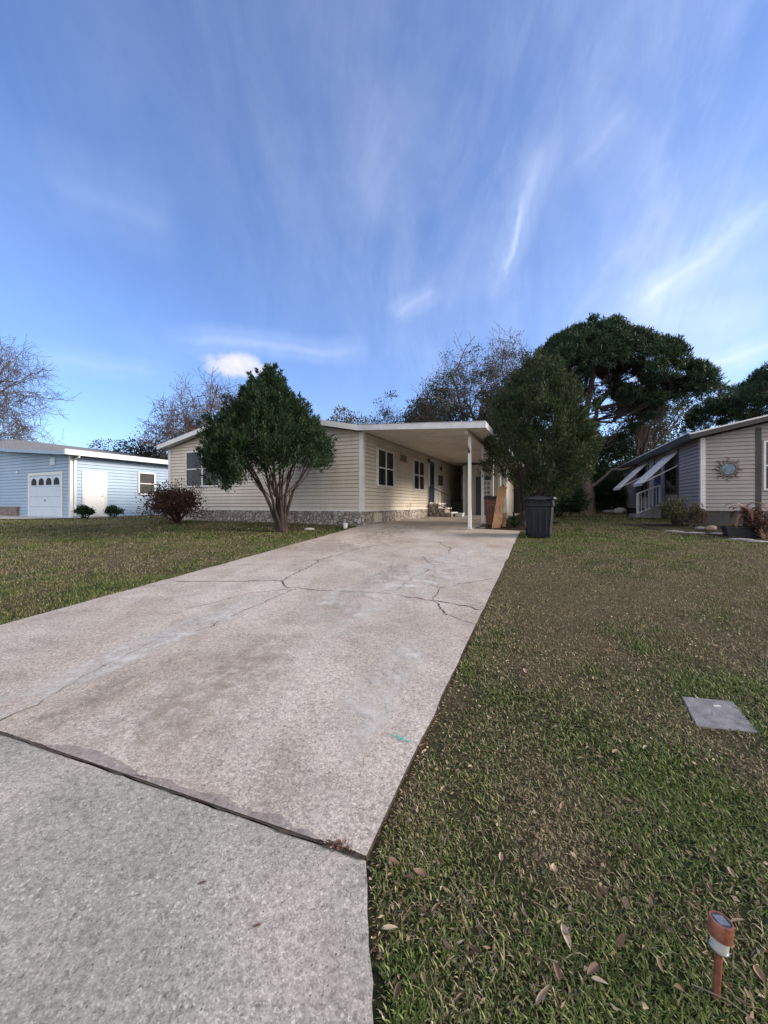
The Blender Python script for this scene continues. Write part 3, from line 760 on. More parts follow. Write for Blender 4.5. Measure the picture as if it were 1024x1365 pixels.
# ============================================================ BLUE HOUSE
zg = gz(17)
bh = thing('neighbour_house', BH.w(0, 0, zg), 'pale blue sided house with garage and white side door at the left', 'house')
zf = lambda t: float(np.interp(-t, [0, 4.55, 6.3, 9.0, 13.5], [3.69, 4.06, 4.30, 4.55, 4.0]))
siding(BH, 's-', -13.5, 0, zg - 0.02, lambda t: zf(t), M['blue'], bh, breaks=[-4.55, -6.3, -9], course=0.15)
siding(BH, 't+', 0, 12, zg - 0.02, lambda s: 3.69, M['blue'], bh, course=0.15)
m = MB(); m.box(BH, 0.12, 12, -13.4, -0.12, zg, 3.6); m.build('house_core', M['darkin'], bh)
m = MB(); m.box(BH, -0.03, 0.09, -0.09, 0.03, zg - 0.02, 3.68); m.build('corner_trim', M['trimwhite'], bh)
# low roof: eave profile along the front, front slope rising behind it
m = MB(); T = [0.35, 0.0, -4.55, -6.3, -9.0, -13.8]
zl = lambda t: zf(min(t, 0)) - (0.02 if t > 0 else 0)
for a, b in zip(T[:-1], T[1:]):
    ra, rb = 0.10 + 0.055 * max(0, -a), 0.10 + 0.055 * max(0, -b)
    fa, fb, ba, bb = BH.w(-0.4, a, zl(a) + 0.10), BH.w(-0.4, b, zl(b) + 0.10), BH.w(1.6, a, zl(a) + 0.10 + ra), BH.w(1.6, b, zl(b) + 0.10 + rb)
    ea, eb = BH.w(12.3, a, zl(a) + 0.10 + ra), BH.w(12.3, b, zl(b) + 0.10 + rb)
    m.poly([fa, fb, bb, ba]); m.poly([ba, bb, eb, ea])
    m.poly([BH.w(-0.4, a, zl(a)), BH.w(12.3, a, zl(a)), BH.w(12.3, b, zl(b)), BH.w(-0.4, b, zl(b))])
m.poly([BH.w(12.3, 0.35, zl(0.35) + 0.0), BH.w(-0.4, 0.35, zl(0.35)), BH.w(-0.4, 0.35, zl(0.35) + 0.1), BH.w(1.6, 0.35, zl(0.35) + 0.2), BH.w(12.3, 0.35, zl(0.35) + 0.2)])
rf = m.build('roof', M['shingle'], bh)
m = MB()
for a, b in zip(T[:-1], T[1:]):
    m.hexa([BH.w(-0.43, a, zl(a) - 0.04), BH.w(-0.43, b, zl(b) - 0.04), BH.w(-0.43, b, zl(b) + 0.11), BH.w(-0.43, a, zl(a) + 0.11)],
           [BH.w(-0.402, a, zl(a) - 0.04), BH.w(-0.402, b, zl(b) - 0.04), BH.w(-0.402, b, zl(b) + 0.11), BH.w(-0.402, a, zl(a) + 0.11)])
m.build('fascia', M['blue'], rf)
m = MB(); m.box(BH, -0.43, 12.3, 0.352, 0.47, 3.64, 3.87); m.build('gutter', M['trimwhite'], rf)
m = MB(); m.box(BH, 0.10, 0.18, 0.02, 0.10, zg + 0.05, 3.5); m.tube([BH.w(0.14, 0.40, 3.66), BH.w(0.14, 0.38, 3.58), BH.w(0.14, 0.07, 3.48)], 0.045, 6); m.build('downpipe', M['trimwhite'], rf)
# garage door
gt0, gt1 = -3.30, -0.68
m = MB(); m.box(BH, -0.012, -0.022 + 0.02, gt0, gt1, zg, zg + 1.92)
zr = [zg + 0.0, zg + 0.47, zg + 0.94, zg + 1.41]
for k in range(4): m.box(BH, -0.036, -0.014, gt0 + 0.001, gt1 - 0.001, zr[k] + 0.006, zr[k] + 0.46)
gd = m.build('garage_door', M['bluegrey'], bh)
m = MB()
for k in range(4):       # arched lights
    c = gt0 + 0.36 + k * 0.635; w = 0.23; zb = zg + 1.47; pts = []
    for j in range(9):
        th = math.pi * j / 8; pts.append((c + w * math.cos(th), zb + 0.14 + 0.19 * math.sin(th)))
    pts = [(c + w, zb), *pts, (c - w, zb)]
    m.hexa([BH.w(-0.040, t, z) for t, z in pts], [BH.w(-0.0365, t, z) for t, z in pts])
m.build('pane', M['darkin'], gd)
m = MB(); m.box(BH, -0.05, -0.038, -2.02, -1.94, zg + 0.72, zg + 0.80); m.build('handle', M['black'], gd)
m = MB(); m.box(BH, -0.05, 0.0, gt0 - 0.16, gt0, zg, zg + 2.06); m.box(BH, -0.05, 0.0, gt1, gt1 + 0.12, zg, zg + 2.06); m.box(BH, -0.049, 0.0, gt0, gt1, zg + 1.925, zg + 2.055)
m.build('door_frame', M['trimwhite'], gd)
m = MB(); m.box(BH, -0.05, -0.016, -1.55, -1.15, 3.28, 3.62); m.build('gable_vent', M['bluegrey'], bh)
m = MB(); m.box(BH, -0.06, -0.016, -4.55, -4.40, 3.0, 3.12); m.build('security_lamp', M['trimwhite'], bh)
m = MB(); m.box(BH, -0.10, -0.018, -9.0, -4.35, zg - 0.02, zg + 0.42); m.box(BH, -0.12, -0.018, -9.0, -4.30, zg + 0.421, zg + 0.47); m.build('brick_skirt', M['brick'], bh)
m = MB(); m.box(BH, 0.55, 1.38, 0.017, 0.04, zg + 0.02, zg + 2.0); sd = m.build('side_door', M['bluedoor'], bh)
m = MB(); m.box(BH, 0.44, 0.55, 0.0, 0.05, zg, zg + 2.10); m.box(BH, 1.38, 1.49, 0.0, 0.05, zg, zg + 2.10); m.box(BH, 0.55, 1.38, 0.0, 0.049, zg + 2.0, zg + 2.10); m.build('door_frame', M['trimwhite'], sd)
m = MB(); m.lathe(BH.w(1.28, 0.07, zg + 0.98), [(0.001, -0.035), (0.035, 0), (0.001, 0.035)], 8); m.build('handle', M['galv'], sd)
window(BH, 't+', 0, 3.05, 3.83, 2.05, 3.08, bh, blind=0.98, halves=1, fw=0.07)

# ============================================================ TAUPE HOUSE (right)
zg2 = gz(14)
rh = thing('neighbour_house', RH.w(0, 0, zg2), 'taupe sided house with white window awnings at the right edge', 'house')
siding(RH, 's-', 0, 8, 1.27, lambda t: 3.66 + 0.22 * min(t, 8 - t), M['taupe'], rh, breaks=[4])
siding(RH, 't-', 0, 12.8, 1.27, lambda s: 3.68, M['taupe'], rh)
m = MB(); m.box(RH, 0.12, 12.7, 0.12, 8, 0.9, 3.6); m.build('house_core', M['darkin'], rh)
m = MB(); m.box(RH, 0.02, 12.8, 0.03, 0.10, 0.6, 1.262); m.box(RH, 0.03, 0.10, 0.03, 8, 0.6, 1.262); m.build('skirting', M['darktrim'], rh)
m = MB(); m.box(RH, -0.02, 0.10, -0.03, 0.10, 1.262, 3.66); m.build('corner_trim', M['trimwhite'], rh)
r2 = gable_roof(RH, -0.35, 13.1, -0.35, 8.35, 4, 3.78, 4.73, 3.78, M['aluminium'], rh)
m = MB()
m.box(RH, -0.36, 13.1, -0.42, -0.352, 3.60, 3.80)
m.hexa([RH.w(-0.39, -0.42, 3.60), RH.w(-0.39, 4, 4.60), RH.w(-0.39, 4, 4.72), RH.w(-0.39, -0.42, 3.74)], [RH.w(-0.352, -0.42, 3.60), RH.w(-0.352, 4, 4.60), RH.w(-0.352, 4, 4.72), RH.w(-0.352, -0.42, 3.74)])
m.build('fascia', M['darktrim'], r2)
m = MB()
m.hexa([RH.w(-0.40, -0.43, 3.745), RH.w(-0.40, 4, 4.725), RH.w(-0.40, 4, 4.77), RH.w(-0.40, -0.43, 3.79)], [RH.w(-0.30, -0.43, 3.745), RH.w(-0.30, 4, 4.725), RH.w(-0.30, 4, 4.77), RH.w(-0.30, -0.43, 3.79)])
m.box(RH, -0.29, 13.1, -0.435, -0.38, 3.802, 3.84)
m.build('drip_edge', M['trimwhite'], r2)
window(RH, 't-', 0, 2.40, 3.75, 1.98, 2.95, rh, curtain=False, frame=M['darktrim'], label='dark-framed side window under the nearer awning')
window(RH, 't-', 0, 6.85, 8.0, 1.9, 3.1, rh, curtain=False, frame=M['darktrim'], label='dark-framed side window under the farther awning')
window(RH, 's-', 0, 1.60, 2.75, 1.98, 3.42, rh, blind=0.55, halves=1, label='white-framed front window with a half-drawn blind')
for s in (2.22, 3.90, 5.55, 6.62):
    m = MB(); m.box(RH, s, s + 0.07, -0.035, 0.0, 1.28, 3.60); m.build('vertical_trim', M['darktrim'], rh)
m = MB(); m.box(RH, -0.035, 0.0, 1.36, 1.50, 1.28, 3.9); m.build('vertical_trim', M['darktrim'], rh)
m = MB(); m.box(RH, 4.62, 5.42, -0.04, 0.0, 1.45, 3.35); m.build('door', M['navydoor'], rh)
def awning(s0, s1, name_label):
    # curved sheet from the wall down and out, scalloped sides
    m = MB(); n = 8; prof = []
    for j in range(n + 1):
        q = j / n; prof.append((0.03 + 1.15 * q, 3.47 - 1.05 * q - 0.10 * q * q))
    prof.append((1.17, 2.24))
    for a, b in zip(prof[:-1], prof[1:]):
        m.hexa([RH.w(s0, -a[0], a[1]), RH.w(s1, -a[0], a[1]), RH.w(s1, -b[0], b[1]), RH.w(s0, -b[0], b[1])],
               [RH.w(s0, -a[0], a[1] + 0.02), RH.w(s1, -a[0], a[1] + 0.02), RH.w(s1, -b[0], b[1] + 0.02), RH.w(s0, -b[0], b[1] + 0.02)])
    k = int((s1 - s0) / 0.16)
    for i in range(k + 1):   # raised ribs
        s = s0 + (s1 - s0) * i / k
        m.bar(RH.w(s, -0.05, 3.475), RH.w(s, -1.16, 2.34), 0.03, 0.04)
    aw = m.build('awning', M['awning'], rh); aw['label'] = name_label
    for s in (s0 + 0.03, s1 - 0.03):
        m = MB(); m.bar(RH.w(s, -1.12, 2.36), RH.w(s, -0.02, 2.98), 0.03); m.build('support_arm', M['awning'], aw)
awning(2.30, 3.95, 'nearer white metal awning'); awning(7.0, 8.9, 'farther white metal awning')
# steps and railing
zs = gz(17.5)
m = MB(); m.box(RH, 4.4, 5.6, -0.42, -0.04, zs - 0.1, 1.42); m.box(RH, 4.4, 5.6, -0.72, -0.42, zs - 0.1, 1.22); m.box(RH, 4.4, 5.6, -1.02, -0.72, zs - 0.1, 1.06); m.build('steps', M['trimwhite'] if False else M['gravelgrey'], rh)
m = MB()
m.bar(RH.w(4.45, -0.90, zs), RH.w(4.45, -0.90, 1.98), 0.08); m.bar(RH.w(4.45, -0.08, 1.42), RH.w(4.45, -0.08, 2.32), 0.07)
m.bar(RH.w(4.45, -0.92, 1.96), RH.w(4.45, -0.06, 2.34), 0.055); m.bar(RH.w(4.45, -0.90, 1.10), RH.w(4.45, -0.08, 1.48), 0.045)
for k in range(1, 6): m.bar(RH.w(4.45, -0.90 + 0.82 * k / 6, 1.10 + 0.38 * k / 6), RH.w(4.45, -0.90 + 0.82 * k / 6, 1.97 + 0.36 * k / 6), 0.024)
m.build('railing', M['trimwhite'], rh)
# sun ornament on the wall
c = RH.w(-0.06, 0.67, 2.62); orn = thing('wall_ornament', c, 'round blue metal sun hanging on the taupe wall', 'wall art')
def wall_disc(m, r0, depth0, depth1, n=24):
    a = [RH.w(-depth0, 0.67 + r0 * math.cos(2 * math.pi * k / n), 2.62 + r0 * math.sin(2 * math.pi * k / n)) for k in range(n)]
    b = [RH.w(-depth1, 0.67 + r0 * 0.86 * math.cos(2 * math.pi * k / n), 2.62 + r0 * 0.86 * math.sin(2 * math.pi * k / n)) for k in range(n)]
    m.hexa(a, b)
m = MB(); wall_disc(m, 0.20, 0.03, 0.07); m.build('disc', M['artblue'], orn)
m = MB()
for k in range(24):
    th = 2 * math.pi * k / 24; a = RH.w(-0.065, 0.67 + 0.21 * math.cos(th), 2.62 + 0.21 * math.sin(th)); th2 = 2 * math.pi * (k + 1) / 24
    m.bar(a, RH.w(-0.065, 0.67 + 0.21 * math.cos(th2), 2.62 + 0.21 * math.sin(th2)), 0.022)
for k in range(16):
    th = 2 * math.pi * k / 16; pts = []
    ln = 0.41 if k % 2 == 0 else 0.33
    for j in range(6):
        q = 0.21 + (ln - 0.21) * j / 5; w = 0.12 * math.sin(j * 1.5) * (1 if k % 2 == 0 else 0.3)
        pts.append(RH.w(-0.045, 0.67 + q * math.cos(th + w), 2.62 + q * math.sin(th + w)))
    m.tube(pts, [0.028, 0.026, 0.022, 0.018, 0.012, 0.004], 5)
m.build('rays', M['artrust'], orn)

# ============================================================ FOLIAGE
def unit(v): return v / (np.linalg.norm(v, axis=-1, keepdims=True) + 1e-9)
def leaves(name, C, D, ln, wd, mat, parent, r, fold=0.25, lift=0.0):
    """one folded leaf or spray per point C, pointing along D"""
    n = len(C); D = unit(D)
    S = unit(np.cross(D, r.normal(size=(n, 3))))
    U = np.cross(S, D)
    ln = np.asarray(ln * (0.6 + 0.8 * r.random((n, 1)))); w = wd * (0.6 + 0.8 * r.random((n, 1)))
    V = np.empty((n, 4, 3))
    V[:, 0] = C; V[:, 2] = C + D * ln
    V[:, 1] = C + D * ln * 0.5 + S * w / 2 + U * w * fold
    V[:, 3] = C + D * ln * 0.5 - S * w / 2 + U * w * fold
    i = np.arange(n)[:, None] * 4
    T = np.concatenate([i + [0, 1, 2], i + [0, 2, 3]], 1).reshape(-1, 3)
    return npmesh(name, V, T, mat, parent, {'rnd': np.repeat(r.random(n), 4)})

def branch_tubes(segs, name, mat, parent, minr=0.0):
    m = MB()
    for pts, rad in segs:
        m.tube(pts, rad, 8 if rad[0] > 0.08 else (5 if rad[0] > 0.02 else 3), cap=False)
    return m.build(name, mat, parent, smooth=True)

def grow(r, p, d, ln, rad, lvl, cfg, segs, tips):
    n = 5 if lvl < 2 else 4
    env = cfg.get('env'); stopped = False
    pts = [p]; rr = [rad]; cur = np.array(p); dr = unit(np.array(d, float))
    for i in range(n):
        dr = unit(dr + r.normal(0, cfg['wander'] * (1 + 0.45 * max(0, lvl - 1)), 3) + np.array([0, 0, cfg['up'] * (0.5 if lvl == 0 else 1)]))
        cur = cur + dr * ln / n
        if env is not None and lvl > 0:
            e = (cur - env[0]) / env[1]
            if e[2] < 0: e[2] *= 0.7
            if float(e @ e) > 1.0 + 0.22 * (r.random() - 0.5):
                stopped = True
        pts.append(tuple(cur)); rr.append(max(cfg['rmin'], rad * (1 - (1 - cfg['taper']) * (i + 1) / n)))
        if stopped: break
    m_ = len(pts) - 1
    segs.append((pts, rr))
    if lvl >= cfg['levels'] or (stopped and lvl > 2):
        tips.append((cur, dr)); return
    k = cfg['kids'][min(lvl, len(cfg['kids']) - 1)]
    for j in range(k):
        f = cfg['start'][min(lvl, len(cfg['start']) - 1)]
        q = f + (1 - f) * (j + 0.5 * r.random()) / k if k > 1 else 1.0
        q = min(q, 1.0); x = q * m_; i0 = min(int(x), m_ - 1); a = np.array(pts[i0]); b = np.array(pts[i0 + 1]); pp = a + (b - a) * (x - i0)
        axis = unit(r.normal(size=3)); side = unit(np.cross(dr, axis))
        if 'flat' in cfg and lvl >= 1: side = unit(side * np.array([1, 1, cfg['flat']]))
        sp = cfg['spread'] * (0.7 + 0.6 * r.random())
        nd = unit(dr * math.cos(sp) + side * math.sin(sp))
        nr = max(cfg['rmin'], np.interp(x, range(m_ + 1), rr) * cfg['rk'])
        grow(r, tuple(pp), nd, ln * cfg['lk'] * (0.75 + 0.5 * r.random()), nr, lvl + 1, cfg, segs, tips)
    tips.append((cur, dr))

def bare_tree(x, Y, h, label, seed, cfg=None, leaf=None, nleaf=0, lsize=0.12, name='bare_tree', cat='tree', lean=(0, 0), lowleaf=1.0, bark='barktwig', trunk=0.28, box=None):
    r = np.random.default_rng(seed); X = (x - 512) / F * Y; z = gz(Y)
    c = dict(wander=0.10, up=0.07, levels=5, kids=[6, 6, 5, 5, 3], start=[0.35, 0.2, 0.15, 0.15, 0.15], spread=0.80, rk=0.55, lk=0.66, taper=0.45, rmin=0.010)
    c.update(cfg or {})
    if box:
        x0, y0, x1, y1 = box; rx = (x1 - x0) / 2 * Y / F; zt_, zb_ = 1.5 + (672 - y0) * Y / F, 1.5 + (672 - y1) * Y / F
        c['env'] = (np.array([((x0 + x1) / 2 - 512) / F * Y, Y, zb_ + (zt_ - zb_) * 0.42]), np.array([rx, rx, (zt_ - zb_) * 0.58])); c['lk'] = 0.66; h = zt_ - z
    t = thing(name, (X, Y, z), label, cat)
    segs, tips = [], []
    grow(r, (X, Y, z - 0.1), (lean[0], lean[1], 1), h * (0.55 if box else 0.50), trunk, 0, c, segs, tips)
    # bring the crown to its height
    top = float(np.percentile([p[2] for s, _ in segs for p in s], 97.5)); k = 1.0 if box else h / (top - z)
    segs = [([(X + (p[0] - X) * k, Y + (p[1] - Y) * k, z + (p[2] - z) * k) for p in s], [q * 1.0 for q in rr]) for s, rr in segs]
    branch_tubes(segs, 'branches', M[bark], t)
    if leaf:
        T = np.array([[X + (p[0] - X) * k, Y + (p[1] - Y) * k, z + (p[2] - z) * k] for p, _ in tips])
        w = np.clip(1.2 - lowleaf * (T[:, 2] - z) / h, 0.02, 1); w /= w.sum()
        # leaf clumps gather on some of the twigs
        nc = max(6, nleaf // 40); cc = T[r.choice(len(T), nc, p=w)]
        C = cc[r.integers(0, nc, nleaf)] + r.normal(0, 0.28, (nleaf, 3)) * np.array([1, 1, 0.6])
        leaves('leaves', C, r.normal(size=(nleaf, 3)) + [0, 0, -0.2], lsize, lsize * 0.55, M[leaf], t, r)
    return t

def clump_crown(X, Y, prof, n, r, dens=0.5, squash=1.0, lobes=9, amp=0.22):
    """points through a crown given by (height, radius) stations, pushed in and out by noise, most near the surface"""
    hs = np.array([p[0] for p in prof]); rs = np.array([p[1] for p in prof])
    w = rs + 0.05; u = r.random(n * 3)
    z = hs[0] + (hs[-1] - hs[0]) * u
    R0 = np.interp(z, hs, rs); keep = r.random(len(z)) < (R0 / rs.max()) * 1.0 + 0.02
    z = z[keep][:n]; R0 = R0[keep][:n]; m = len(z)
    th = r.random(m) * 2 * np.pi
    nz = fbm(th * 2.1 + 7, z * 2.4, 5, 3) + 0.5 * vn(th * 6.5, z * 6.0, 8)
    # make the noise wrap
    nz2 = fbm((2 * np.pi - th) * -2.1 + 7 + 2.1 * 2 * np.pi * 0, z * 2.4, 5, 3)
    wrap = np.minimum(1, np.minimum(th, 2 * np.pi - th) / 0.5)
    cl = vn(th * 4.2, z * 3.4, 31) * 0.6 + vn(th * 9, z * 7.5, 32) * 0.4
    rad = R0 * (1.0 + amp * wrap * ((nz - 0.75) * 0.7 + (cl - 0.62) * 1.1)) + 0.14 * wrap * (cl - 0.5)
    q = 1 - np.abs(r.normal(0, dens, m)); q = np.clip(q, 0.05, 1.04)
    cr = vn(th * 7.0 + 3, z * 3.1, 41) * 0.55 + vn(th * 15.0, z * 7.0, 42) * 0.45       # upright crevices between the sprays
    q = np.where(cr < 0.42, q * (0.62 + 0.6 * cr), q)
    keep = r.random(m) < np.clip(0.35 + (cr - 0.28) * 2.6, 0.12, 1)
    P3 = np.stack([X + np.cos(th) * rad * q, Y + np.sin(th) * rad * q, z], 1)
    return P3[keep], th[keep], q[keep]

def thuja(x, Y, prof, label, seed, mat, nsp, stems, apexdx=0.0, hole=None, stemtop=0.9, basex=0.0, wobz=0.0, bark='bark'):
    """clipped conical evergreen on many bare stems"""
    r = np.random.default_rng(seed); X = (x - 512) / F * Y; z = gz(Y)
    t = thing('cone_tree', (X + basex, Y, z), label, 'tree')
    m = MB(); BX = X + basex
    for i in range(stems):
        th = 2 * math.pi * i / stems + r.normal(0, 0.3); k = 0.25 + 0.75 * r.random()
        rr = 0.66 * np.interp(z + 1.9, [a for a, _ in prof], [b for _, b in prof]) * k
        p0 = np.array([BX + 0.10 * math.cos(th), Y + 0.10 * math.sin(th), z - 0.05])
        hh = stemtop + 0.9 * r.random()
        pts = []; 
        for j in range(8):
            q = j / 7
            out = rr * (q ** 1.7)
            pts.append((p0[0] + (X - BX) * q + out * math.cos(th) + r.normal(0, 0.02), p0[1] + out * math.sin(th) + r.normal(0, 0.02), p0[2] + 0.05 + (hh + 0.9) * q))
        m.tube(pts, [0.055 * (1 - 0.72 * j / 7) * (0.7 + 0.5 * (k)) for j in range(8)], 7, cap=False)
        for j in range(3, 7):   # twigs
            a = np.array(pts[j]); th2 = th + r.normal(0, 0.9); l = 0.45 + 0.4 * r.random()
            m.tube([tuple(a), tuple(a + np.array([math.cos(th2), math.sin(th2), 1.1]) * l * 0.5), tuple(a + np.array([math.cos(th2) * 1.3, math.sin(th2) * 1.3, 1.9]) * l * 0.6)], [0.016, 0.011, 0.005], 4, cap=False)
    m.lathe((BX, Y, z - 0.08), [(0.19, 0), (0.15, 0.1), (0.12, 0.35), (0.06, 0.6)], 10)
    m.build('trunk', M[bark], t, smooth=True)
    C, th, q = clump_crown(X, Y, prof, nsp, r, 0.16, amp=0.36)
    C[:, 0] += apexdx * np.clip((C[:, 2] - prof[0][0]) / (prof[-1][0] - prof[0][0]), 0, 1) ** 2
    low = prof[0][0]
    if hole is not None:
        keep = hole(C, r); C = C[keep]; th = th[keep]; q = q[keep]
    # upright plumes that break up the outline
    npl = int(len(C) * 0.030); pi = r.choice(len(C), npl * 6); pi = pi[q[pi] > 0.86][:npl]; npl = len(pi)
    A0 = C[pi] - np.stack([np.cos(th[pi]), np.sin(th[pi]), np.zeros(npl)], 1) * 0.10
    AX = unit(np.stack([np.cos(th[pi]) * 0.62, np.sin(th[pi]) * 0.62, np.full(npl, 0.9)], 1) + r.normal(0, 0.22, (npl, 3)))
    PL = (0.20 + 0.24 * r.random(npl))[:, None]; ks = 58
    tq = r.random((npl, ks, 1)) ** 0.8; rq = 0.085 * (1.15 - tq) * (0.6 + 0.4 * np.sqrt(tq))
    PC = A0[:, None, :] + AX[:, None, :] * PL[:, None, :] * tq + r.normal(0, 1, (npl, ks, 3)) * rq * 0.75
    PD = AX[:, None, :] + r.normal(0, 0.40, (npl, ks, 3)) + (PC - A0[:, None, :] - AX[:, None, :] * PL[:, None, :] * tq) * 5
    sub = r.random(len(C)) < 0.55; C, th, q = C[sub], th[sub], q[sub]
    n = len(C)
    # between them each point carries a small fan of upright sprays
    k = 4; CC = np.repeat(C, k, 0) + r.normal(0, 0.035, (n * k, 3)); TH = np.repeat(th, k)
    D = np.stack([np.cos(TH) * 0.6, np.sin(TH) * 0.6, np.full(n * k, 0.85)], 1) + r.normal(0, 0.42, (n * k, 3))
    CC = np.concatenate([CC, PC.reshape(-1, 3)]); D = np.concatenate([D, PD.reshape(-1, 3)])
    leaves('crown', CC, D, 0.105, 0.027, M[mat], t, r, 0.2)
    return t

# tree left of the drive
Y1 = 10.7; z1 = gz(Y1); s1_ = Y1 / F
def zpx(y, Y): return 1.5 + (672 - y) * Y / F
prof1 = [(zpx(690, Y1), 1.2), (zpx(655, Y1), 1.45), (zpx(632, Y1), 1.66), (zpx(608, Y1), 1.80), (zpx(588, Y1), 1.56), (zpx(566, Y1), 1.24), (zpx(544, Y1), 0.88), (zpx(526, Y1), 0.52), (zpx(508, Y1), 0.26), (zpx(493, Y1), 0.06)]
def hole1(C, r):
    # the underside is ragged: full on the left, open on the right and in the middle
    x = (C[:, 0] / C[:, 1]) * F + 512; y = 672 - (C[:, 2] - 1.5) / C[:, 1] * F
    n = fbm(C[:, 0] * 2.2 + 5, C[:, 1] * 2.2 + C[:, 2] * 1.5, 13, 3)
    lim = np.interp(x, [262, 292, 315, 353, 391, 419, 441, 450], [645, 652, 645, 630, 620, 624, 616, 606]) + (n - 0.5) * 34
    return (y < lim) & ~((y > lim - 18) & (r.random(len(x)) < 0.45))
thuja(359, Y1, prof1, 'dark cone-shaped clipped evergreen on bare stems left of the driveway', 11, 'thuja', 36000, 12, basex=0.36, hole=hole1)
# tree beside the carport
Y2 = 11.9
prof2 = [(zpx(700, Y2), 0.30), (zpx(680, Y2), 0.55), (zpx(660, Y2), 0.95), (zpx(640, Y2), 1.45), (zpx(615, Y2), 1.72), (zpx(590, Y2), 1.70), (zpx(560, Y2), 1.45), (zpx(530, Y2), 1.12), (zpx(505, Y2), 0.72), (zpx(488, Y2), 0.36), (zpx(478, Y2), 0.05)]
def hole2(C, r):
    x = (C[:, 0] / C[:, 1]) * F + 512; y = 672 - (C[:, 2] - 1.5) / C[:, 1] * F
    n = fbm(C[:, 0] * 2.4 + 9, C[:, 1] * 2.4 + C[:, 2] * 1.7, 23, 3)
    lim = np.interp(x, [640, 665, 690, 715, 740, 765, 790], [632, 628, 640, 652, 668, 664, 650]) + (n - 0.5) * 40
    thin = np.clip((y - (lim - 60)) / 80, 0, 0.88)
    return (y < lim + 8) & (r.random(len(x)) > thin)
thuja(716, Y2, prof2, 'bushy olive-green cone-shaped evergreen standing beside the carport', 12, 'thuja2', 27000, 18, basex=-0.42, hole=hole2, bark='bark')

# shrub helper
def shrub(x, Y, w, h, label, seed, mat, n=5000, ls=0.06, cat='shrub', name='shrub', stems=14, up_=0.3, flat=1.0, twig='bark', group=None):
    r = np.random.default_rng(seed); X = (x - 512) / F * Y; z = gz(Y) - 0.03
    t = thing(name, (X, Y, z), label, cat, group)
    m = MB(); T = []
    for i in range(stems):
        th = r.random() * 6.28; k = (r.random() ** 0.6)
        e = np.array([X + w / 2 * 0.8 * k * math.cos(th), Y + w / 2 * 0.8 * k * math.sin(th) * flat, z + h * (0.95 - 0.5 * k * k)])
        p0 = np.array([X + r.normal(0, 0.06), Y + r.normal(0, 0.06), z]); mid = (p0 + e) / 2 + r.normal(0, 0.06, 3)
        m.tube([tuple(p0), tuple(mid), tuple(e)], [0.02, 0.012, 0.005], 5, cap=False)
        for j in range(5):
            a = mid + (e - mid) * r.random(); b = a + r.normal(0, 0.16, 3) * w / 2 + [0, 0, 0.10]
            m.tube([tuple(a), tuple(b)], [0.008, 0.003], 3, cap=False); T.append(b)
        T.append(e)
    m.build('stems', M[twig], t)
    T = np.array(T)
    C = T[r.integers(0, len(T), n)] + r.normal(0, 0.11, (n, 3)) * np.array([w, w * flat, h]) * 0.6
    C[:, 2] = np.maximum(C[:, 2], z + 0.02)
    D = C - np.array([X, Y, z + h * 0.3]) + r.normal(0, 0.5, (n, 3)) + [0, 0, up_]
    leaves('foliage', C, D, ls, ls * 0.5, M[mat], t, r)
    return t
shrub(237, 12.9, 2.2, 1.08, 'maroon-leaved rounded shrub in front of the cream house', 21, 'redleaf', 7500, 0.075, stems=26)
shrub(112, 16.6, 0.75, 0.42, 'low dark shrub left of the white side door of the blue house', 22, 'evergreen', 1500, 0.09)
shrub(151, 17.8, 0.7, 0.36, 'low dark shrub right of the white side door of the blue house', 23, 'evergreen', 1300, 0.09)
shrub(903, 11.9, 0.95, 0.75, 'pale sage shrub in front of the railing of the taupe house', 24, 'sage', 2600, 0.07)
shrub(925, 11.9, 0.8, 0.55, 'tan twiggy low shrub below the corner of the taupe house', 25, 'bronzeleaf', 1200, 0.07, stems=20, twig='barkpale')
shrub(1012, 9.6, 0.6, 0.55, 'reddish brown plant behind the dark planter at the right edge', 26, 'redleaf', 900, 0.08)

# strap-leaved plants
def strap_plant(x, Y, n, ln, label, seed, mat, name, cat, droop=0.9, wd=0.05, stem=0.0, zoff=0.0):
    r = np.random.default_rng(seed); X = (x - 512) / F * Y; z = gz(Y) + zoff
    t = thing(name, (X, Y, z), label, cat); m = MB(); V = []; Fq = []; A = []
    for i in range(n):
        th = r.random() * 6.28; el = 0.5 + 0.9 * r.random(); l = ln * (0.6 + 0.5 * r.random()); w = wd * (0.7 + 0.6 * r.random())
        d = np.array([math.cos(th), math.sin(th), 0]); sd = np.array([-math.sin(th), math.cos(th), 0]); p = np.array([X, Y, z + stem * (0.6 + 0.4 * r.random())]); ang = el + 0.3
        b = len(V) // 1; rv = r.random()
        for j in range(8):
            q = j / 7; ww = w * (math.sin(math.pi * min(1, 0.18 + 0.82 * q)) ** 0.7) / 2 * (1 + 0.25 * r.normal())
            V += [tuple(p - sd * ww), tuple(p + sd * ww)]; A += [rv, rv]
            ang -= droop * 2.2 / 7; p = p + (d * math.cos(ang) + np.array([0, 0, 1]) * math.sin(ang)) * l / 7
        for j in range(7): k = b + 2 * j; Fq.append((k, k + 1, k + 3, k + 2))
    npmesh('leaves', V, Fq, M[mat], t, {'rnd': A})
    if stem: MB().tube([(X, Y, z - 0.02), (X + 0.02, Y, z + stem * 0.5), (X, Y, z + stem)], [0.07, 0.055, 0.045], 8).build('stem', M['bark'], t)
    return t
strap_plant(686, 11.35, 26, 0.62, 'spiky green strap-leaved plant at the foot of the carport tree', 31, 'evergreen', 'strap_leaf_plant', 'plant', 0.6)
strap_plant(994, 9.9, 26, 0.72, 'withered brown drooping plant in the dark planter by the taupe house', 32, 'deadleaf', 'withered_plant', 'plant', 1.15, 0.10, 0.55, 0.12)
